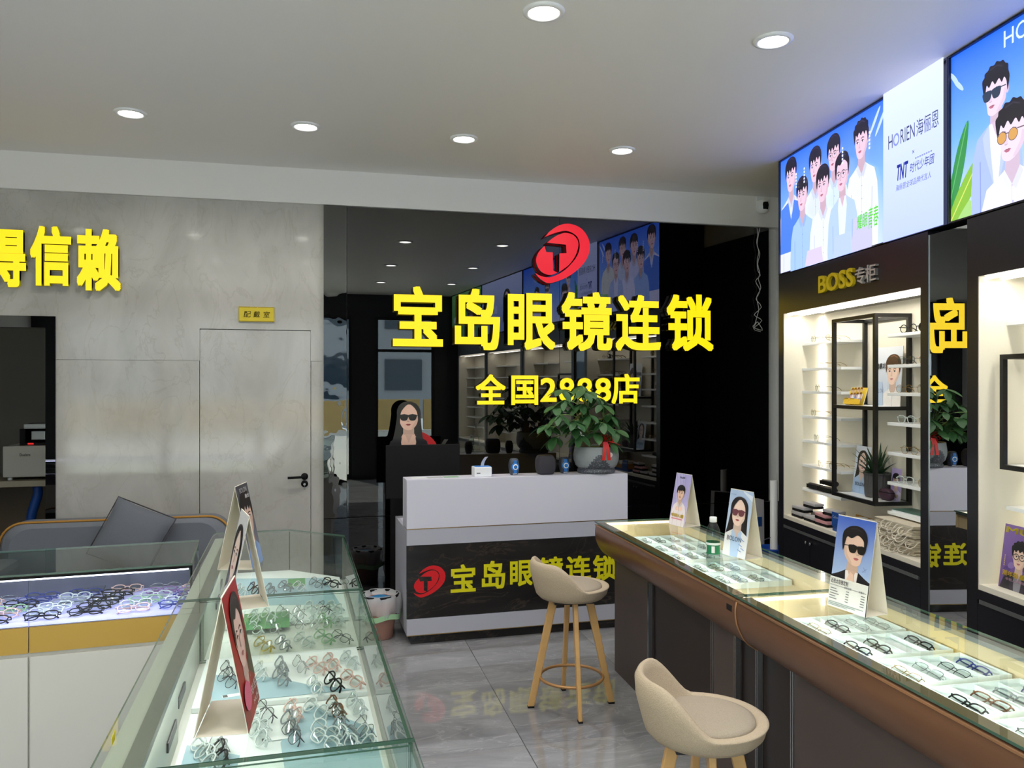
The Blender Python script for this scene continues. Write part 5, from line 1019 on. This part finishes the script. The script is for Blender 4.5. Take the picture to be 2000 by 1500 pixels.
cl = [(-.22, .0, .3), (-.08, -.05, .3), (.1, .02, .33), (.02, .04, .36), (-.14, -.04, .33), (-.27, -.06, .31), (-.19, -.1, .36), (-.12, .02, .43), (-.03, -.08, .48), (.05, .03, .47), (.1, -.06, .41), (.17, .0, .36), (.19, -.07, .28), (-.1, -.12, .33), (.0, -.12, .36), (.08, -.12, .32), (-.17, .05, .4), (.12, .08, .44), (-.2, -.02, .25), (-.06, -.1, .26), (.14, -.1, .23), (-.12, .08, .48), (.02, .1, .5), (.05, -.1, .27), (-.02, -.02, .41), (.2, .06, .33)]
for x, y, z in cl:
    x = x*1.12-.09; z = .27+(z-.26)*1.42
    bx = -.065 if x < 0 else .065; pth = smooth([(bx, .01, .26), (bx+(x-bx)*.4, y*.4, .26+(z-.26)*.75+.02), (x, y, z)], 4, False); stems.tube(pth, .0032, 5)
    az0 = math.atan2(y, x)+rnd.uniform(-.3, .3); nl = rnd.choice((5, 6, 6))
    for k in range(nl):
        a = az0-PI/2+(k-(nl-1)/2)*(2*PI/nl)*.92; L = rnd.uniform(.105, .15)*(1-.07*abs(k-(nl-1)/2)); dr = rnd.uniform(.25, .75)
        link('leaf', lfm, t, M=Matrix.Translation((x, y, z)) @ Matrix.Rotation(a, 4, 'Z') @ Matrix.Rotation(-dr, 4, 'X') @ Matrix.Rotation(rnd.uniform(-.3, .3), 4, 'Y') @ Matrix.Diagonal((L*1.15, L, L, 1)))
stems.build('leaf_stalks', STEM, t)
RIB = mat('red_ribbon', '#d0201c', .3); rb = MB()
for k in range(9):
    a = 2*PI*k/9; o_ = Vector((.012, -.135, .235)); d = Vector((math.cos(a), -.25, math.sin(a)*.8)); pts = []
    for u in range(9):
        w = PI*u/8; pts.append(o_+d*(.055*math.sin(w))+Vector((-d.z, 0, d.x))*(.022*math.cos(w)*math.sin(w)))
    rb.grid([[tuple(p+Vector((0, .012, 0))), tuple(p-Vector((0, .012, 0)))] for p in pts])
rb.build('ribbon_bow', RIB, t)
for s in (-1, 1):
    pts = [(.012+s*.004, -.148, .225), (.012+s*.012, -.162, .19), (.012+s*.016, -.168, .14), (.012+s*.02, -.167, .1)]
    MB().grid([[(x-.012, y, z), (x+.012, y, z)] for x, y, z in pts]).build('ribbon_tail', RIB, t)
MB().tube([(.03, -.14, .23), (.09, -.13, .215), (.14, -.1, .195)], .004, 6).build('ribbon_tie', RIB, t)
MB().lathe([(0, 0), (.018, 0)], 20, M=Matrix.Translation((.043, -.1585, .135)) @ Matrix.Rotation(PI/2+.05, 4, 'X'), cap=False).build('round_sticker', WPLAST, t)
# behind the desk: screen, cut-out woman
t = thing('monitor', 'black-backed monitor standing on the desk behind the ledge, left end', 'monitor', M=inframe(DSK, .12, .5, .746))
MB().box(-.2, .33, 0, .03, .14, .52, c=.006).build('screen_back', MATTBLACK, t); MB().box(.02, .1, .01, .04, .01, .2).build('neck', BLACK, t); MB().box(-.05, .17, -.03, .1, 0, .012, c=.003).build('foot', BLACK, t)
a, c = onY(757, 872, 5.95), onY(845, 795, 5.95); w, h = c.x-a.x, c.z-a.z
t = thing('cutout_figure', 'cut-out picture of a dark-haired woman in large sunglasses above the black monitor', 'cut-out', (a.x, 5.95, a.z-.12))
ww = .42; MB().box(.02, .3, 0, .004, -(a.z-.12), .12).build('stand_board', MATTBLACK, t)
P = Print(.46, .48)
portrait(P, .155, .29, .185, hair='long', hc='#17110f', turn=-.1, skin='#e3b9a4', shirt='#17151a', jacket='#1b191d', inner='#e0b7a2', low=-2, glass='sun', gl='#0d0b0c', lips='#8f1f24', wide=.9, arms=False)
P.build('printed_face', PRINT, t, Matrix.Translation((.0, -.003, .045)) @ Matrix.Rotation(PI/2, 4, 'X'))
t = thing('red_fan', 'round red folding fan standing behind the cut-out woman', 'fan', (a.x+.2, 5.99, a.z-.08))
MB().prism([(0, 0)]+[(.19*math.cos(u), .19*math.sin(u)) for u in [R(15)+R(120)*k/14 for k in range(15)]], -.004, .004, M=Matrix.Rotation(PI/2, 4, 'X')).build('fan_leaf', mat('fan_red', '#c0161c', .5), t); MB().box(-.008, .008, -.01, .01, -(a.z-.08), .03).build('fan_stand', BLACK, t)
# waste bin
t = thing('waste_bin', 'pink waste bin lined with a clear white bag beside the desk', 'bin', (.395, 5.43, 0))
MB().lathe([(.085, 0), (.088, .004), (.118, .27), (.112, .27), (.083, .01), (0, .01)], 28).build('body', mat('pink_plastic', '#a47a6c', .5), t)
MB().tube([(.122*math.cos(u), .122*math.sin(u), .285) for u in [2*PI*i/28 for i in range(28)]], .009, 8, True).build('rim_ring', MATTBLACK, t)
BAG = filmmat('bag_film', '#e3e5e8', .5); n = 40; rnd = random.Random(2)
rows = [[((r+.008*math.sin(7*u+k)+.004*math.sin(13*u))*math.cos(u), (r+.008*math.sin(7*u+k)+.004*math.sin(13*u))*math.sin(u), z+.014*math.sin(5*u+k)*(k > 2)) for u in [2*PI*i/n for i in range(n)]] for k, (r, z) in enumerate(((.098, .26), (.118, .297), (.134, .285), (.142, .24), (.136, .19), (.128, .16)))]
MB().grid(rows, closed=True).build('bin_liner', BAG, t)
MB().grid([[((.14+.006*math.sin(6*u))*math.cos(u)*1.02, (.14+.006*math.sin(6*u))*math.sin(u)*1.02, z+.008*math.sin(4*u)) for u in [2*PI*i/n for i in range(n)]] for z in (.175, .14)], closed=True).build('green_hem', mat('green_film', '#a9d6a6', .35), t)
MB().lathe([(0, .262), (.05, .272), (.09, .258)], 16, cap=False).build('blue_wrapper', mat('wrapper_blue', '#2f7fb5', .4), t)

# ------------------------------------------------------------------ bar stools
def stool(x, y, rz, rb, label):
    t = thing('bar_stool', label, 'stool', (x, y, 0), rz, 'beige bar stools'); n = 56; z0 = .575
    def g(a):
        c = math.cos(a-rb); u = min(1, max(0, (c+.02)/.85)); return u*u*(3-2*u)
    rows = []
    for r, z, kind in ((.03, .0, 0), (.13, .0, 0), (.168, .006, 0), (.187, .026, 0), (.196, .055, 0), (.2, .5, 1), (.199, .85, 1), (.19, .97, 1), (.181, 1.0, 1), (.172, .96, 1), (.166, .8, 1), (.163, .3, 1), (.155, .058, 0), (.02, .06, 0)):
        row = []
        for i in range(n):
            a = 2*PI*i/n; h = .03+.14*g(a)
            zz = z if kind == 0 else .055+(h-.02)*z
            rr = r+(.02*g(a)*min(1, (zz-.05)/.1) if kind else 0)
            row.append((rr*math.cos(a), rr*math.sin(a), z0+zz))
        rows.append(row)
    MB().grid(rows, closed=True).build('seat_shell', FABRIC, t)
    MB().lathe([(.157, .05), (.161, .058), (.158, .067), (.14, .073), (.08, .077), (0, .078)], 48, M=Matrix.Translation((0, 0, z0)), cap=False).build('seat_cushion', PADF, t)
    MB().box(-.11, .11, -.11, .11, z0-.012, z0+.002, c=.004).build('under_plate', BLACKM, t)
    for k in range(4):
        a = k*PI/2; M = Matrix.Rotation(a, 4, 'Z'); b = MB(); vs = []
        for r, z, w, d in ((.095, z0-.008, .042, .024), (.216, .008, .034, .02)):
            vs += [(r-w/2, -d/2, z), (r+w/2, -d/2, z), (r+w/2, d/2, z), (r-w/2, d/2, z)]
        b.add(vs, [(0, 1, 2, 3), (7, 6, 5, 4), (0, 4, 5, 1), (1, 5, 6, 2), (2, 6, 7, 3), (3, 7, 4, 0)]); lg = b.build('leg', WOOD, t, M=M)
        md = lg.modifiers.new('soft_edge', 'BEVEL'); md.width = .004; md.segments = 2
        MB().box(.2, .233, -.011, .011, 0, .009).build('foot_pad', MATTBLACK, lg)
        MB().lathe([(.005, 0), (.005, .006), (0, .007)], 10, M=Matrix.Translation((.165, 0, .155)) @ Matrix.Rotation(-PI/2, 4, 'Y')).build('screw', STEEL, lg)
    MB().tube([(.166*math.cos(u), .166*math.sin(u), .155) for u in [2*PI*i/48 for i in range(48)]], .0085, 8, True).build('foot_ring', mat('bronze_ring', '#b08455', .35, .4), t)
    return t
stool(1.295, 4.035, R(-6), R(195), 'beige low-back bar stool with wooden legs in front of the reception desk')
stool(1.195, 2.34, R(-14), R(178), 'beige low-back bar stool in the foreground beside the brown counter base')

# ------------------------------------------------------------------ sofa
t = thing('sofa', 'low grey two-seat sofa with mustard piping against the marble wall', 'sofa', (-1.32, 5.62, 0)); hw = .72
def rr(x0, x1, z0, z1, r):
    o = []
    for cx, cz, a0 in ((x1-r, z1-r, 0), (x0+r, z1-r, 90)):
        for k in range(9): a = R(a0+90*k/8); o.append((cx+r*math.cos(a), cz+r*math.sin(a)))
    return o+[(x0, z0), (x1, z0)]
out = rr(-hw, hw, .16, .785, .15)
def slab(pts, y0, y1, bul):
    b = MB(); n = len(pts); cx = 0; cz = .45
    rows = []
    for y, s in ((y0, .93), (y0-bul*.7, .965), (y0-bul, 0.985) ,(y0+.02, 1), (y1-.02, 1), (y1, .96)):
        pass
    rows = [[(cx+(x-cx)*s, y, cz+(z-cz)*s) for x, z in pts] for y, s in ((y0-bul, .90), (y0-bul*.6, .955), (y0, .99), (y0+.03, 1.0), (y1-.03, 1.0), (y1, .97))]
    b.grid(rows, closed=True); b.add([v for v in rows[0]], [tuple(range(n))]); b.add(rows[-1], [tuple(range(n))[::-1]]); return b
slab(out, .25, .41, .05).build('backrest', SOFA, t)
MB().tube([(x, .245, z) for x, z in out[:18]], .008, 6).build('piping', MUST, t)
for s in (-1, 1):
    b = MB(); b.box(s*hw-(.14 if s > 0 else 0), s*hw+(0 if s > 0 else .14), -.36, .3, .16, .56, c=.045); b.build('arm', SOFA, t)
MB().box(-hw+.15, hw-.15, -.36, .24, .2, .42, c=.05).build('seat_cushion', SOFA, t); MB().box(-hw+.02, hw-.02, -.34, .39, .12, .2, c=.01).build('seat_base', SOFA, t)
for x in (-.62, .62):
    for y in (-.28, .33): MB().lathe([(.014, 0), (.022, .12)], 12, M=Matrix.Translation((x, y, 0))).build('leg', BLACKM, t)
t = thing('cushion', 'square grey cushion propped diagonally on the sofa', 'cushion', M=Matrix.Translation((-1.20, 5.70, .70)) @ Matrix.Rotation(R(-20), 4, 'X') @ Matrix.Rotation(R(24), 4, 'Y'))
rows = []; q = .2
for i in range(13):
    for_ = []
    for j in range(13):
        u, v = -1+i/6, -1+j/6; th = .085*max(0, (1-u*u)*(1-v*v))**.5; pin = 1-.06*(1-abs(u*v)); for_.append((u*q*(1-.07*(1-v*v)*0-.05*(1-v*v)*(abs(u) == 1)), -th-.004, v*q*(1-.05*(1-u*u)*(abs(v) == 1))))
    rows.append(for_)
MB().grid(rows[::-1]).grid([[(x, -y, z) for x, y, z in r] for r in rows]).build('cover', SOFA2, t)
edge = [(-q, -q), (q, -q), (q, q), (-q, q)]; MB().tube([(x, 0, z) for x, z in edge], .006, 6, True).build('piping', mat('dark_piping', '#3c3a3f', .8), t)

# ------------------------------------------------------------------ workroom seen through the doorway
t = thing('work_shelf', 'pale shelf board with a plywood side in the dark workroom', 'shelf', (0, 0, 0))
a = onY(45, 947, 6.95); b_ = onY(90, 934, 6.95); zt = a.z+.03
MB().box(-3.0, -1.9, 6.95, 7.5, zt-.045, zt).build('board', mat('pale_shelf', '#a39a86', .6), t); MB().box(-2.62, -2.22, 7.45, 7.5, 0, zt-.046).build('side_board', OLDB, t); MB().box(-2.96, -2.92, 7.0, 7.4, 0, zt-.046).box(-1.98, -1.94, 7.0, 7.4, 0, zt-.046).build('leg', OLDB, t)
p0_ = onY(5, 930, 7.0); p1_ = onY(92, 880, 7.0)
t = thing('lens_edger', 'white lens grinding machine with an open black top on the workroom shelf', 'machine', (p0_.x, 7.0, zt)); mw = p1_.x-p0_.x+.14
MB().box(0, mw, 0, .38, .025, .27, c=.012).build('housing', mat('machine_white', '#b9b7ae', .45), t)
for x in (.04, mw-.04):
    for y in (.04, .33): MB().lathe([(.018, 0), (.018, .026)], 12, M=Matrix.Translation((x, y, 0))).build('foot', WPLAST, t)
MB().box(.1, mw, .06, .34, .27, .29).box(.1, mw, .3, .34, .29, .43).box(.1, .14, .06, .3, .29, .40).build('working_bay', MATTBLACK, t); MB().box(.13, mw, .05, .34, .40, .44, c=.008).build('hood', ALU, t)
MB().box(.17, .27, .1, .16, .31, .38, c=.005).build('carriage', ALU, t); MB().tube([(.15, .12, .315), (mw-.02, .12, .315)], .01, 8).build('spindle', STEEL, t); MB().box(.16, .2, .05, .062, .277, .289).build('red_button', mat('button_red', '#c02020', .4, emit='#ff2020', es=.5), t)
P = Print(mw, .25); P.text('Dualens', .12, .17, .022, '#2a2c30', .075, .02); P.build('lettering', PRINT, t, Matrix.Translation((0, -.0002, .02)) @ Matrix.Rotation(PI/2, 4, 'X'))
hs = [onY(x, y, 7.12) for x, y in ((73, 950), (74, 965), (68, 985), (62, 1005), (60, 1030))]
m = MB(); pts = smooth([tuple(p) for p in hs], 8, False); m.tube(pts, [.034+.003*(k % 2) for k in range(len(pts))], 12)
tag(m.build('hose', mat('blue_hose', '#1c4fa0', .4), None), 'ribbed blue hose hanging below the workroom shelf', 'hose')
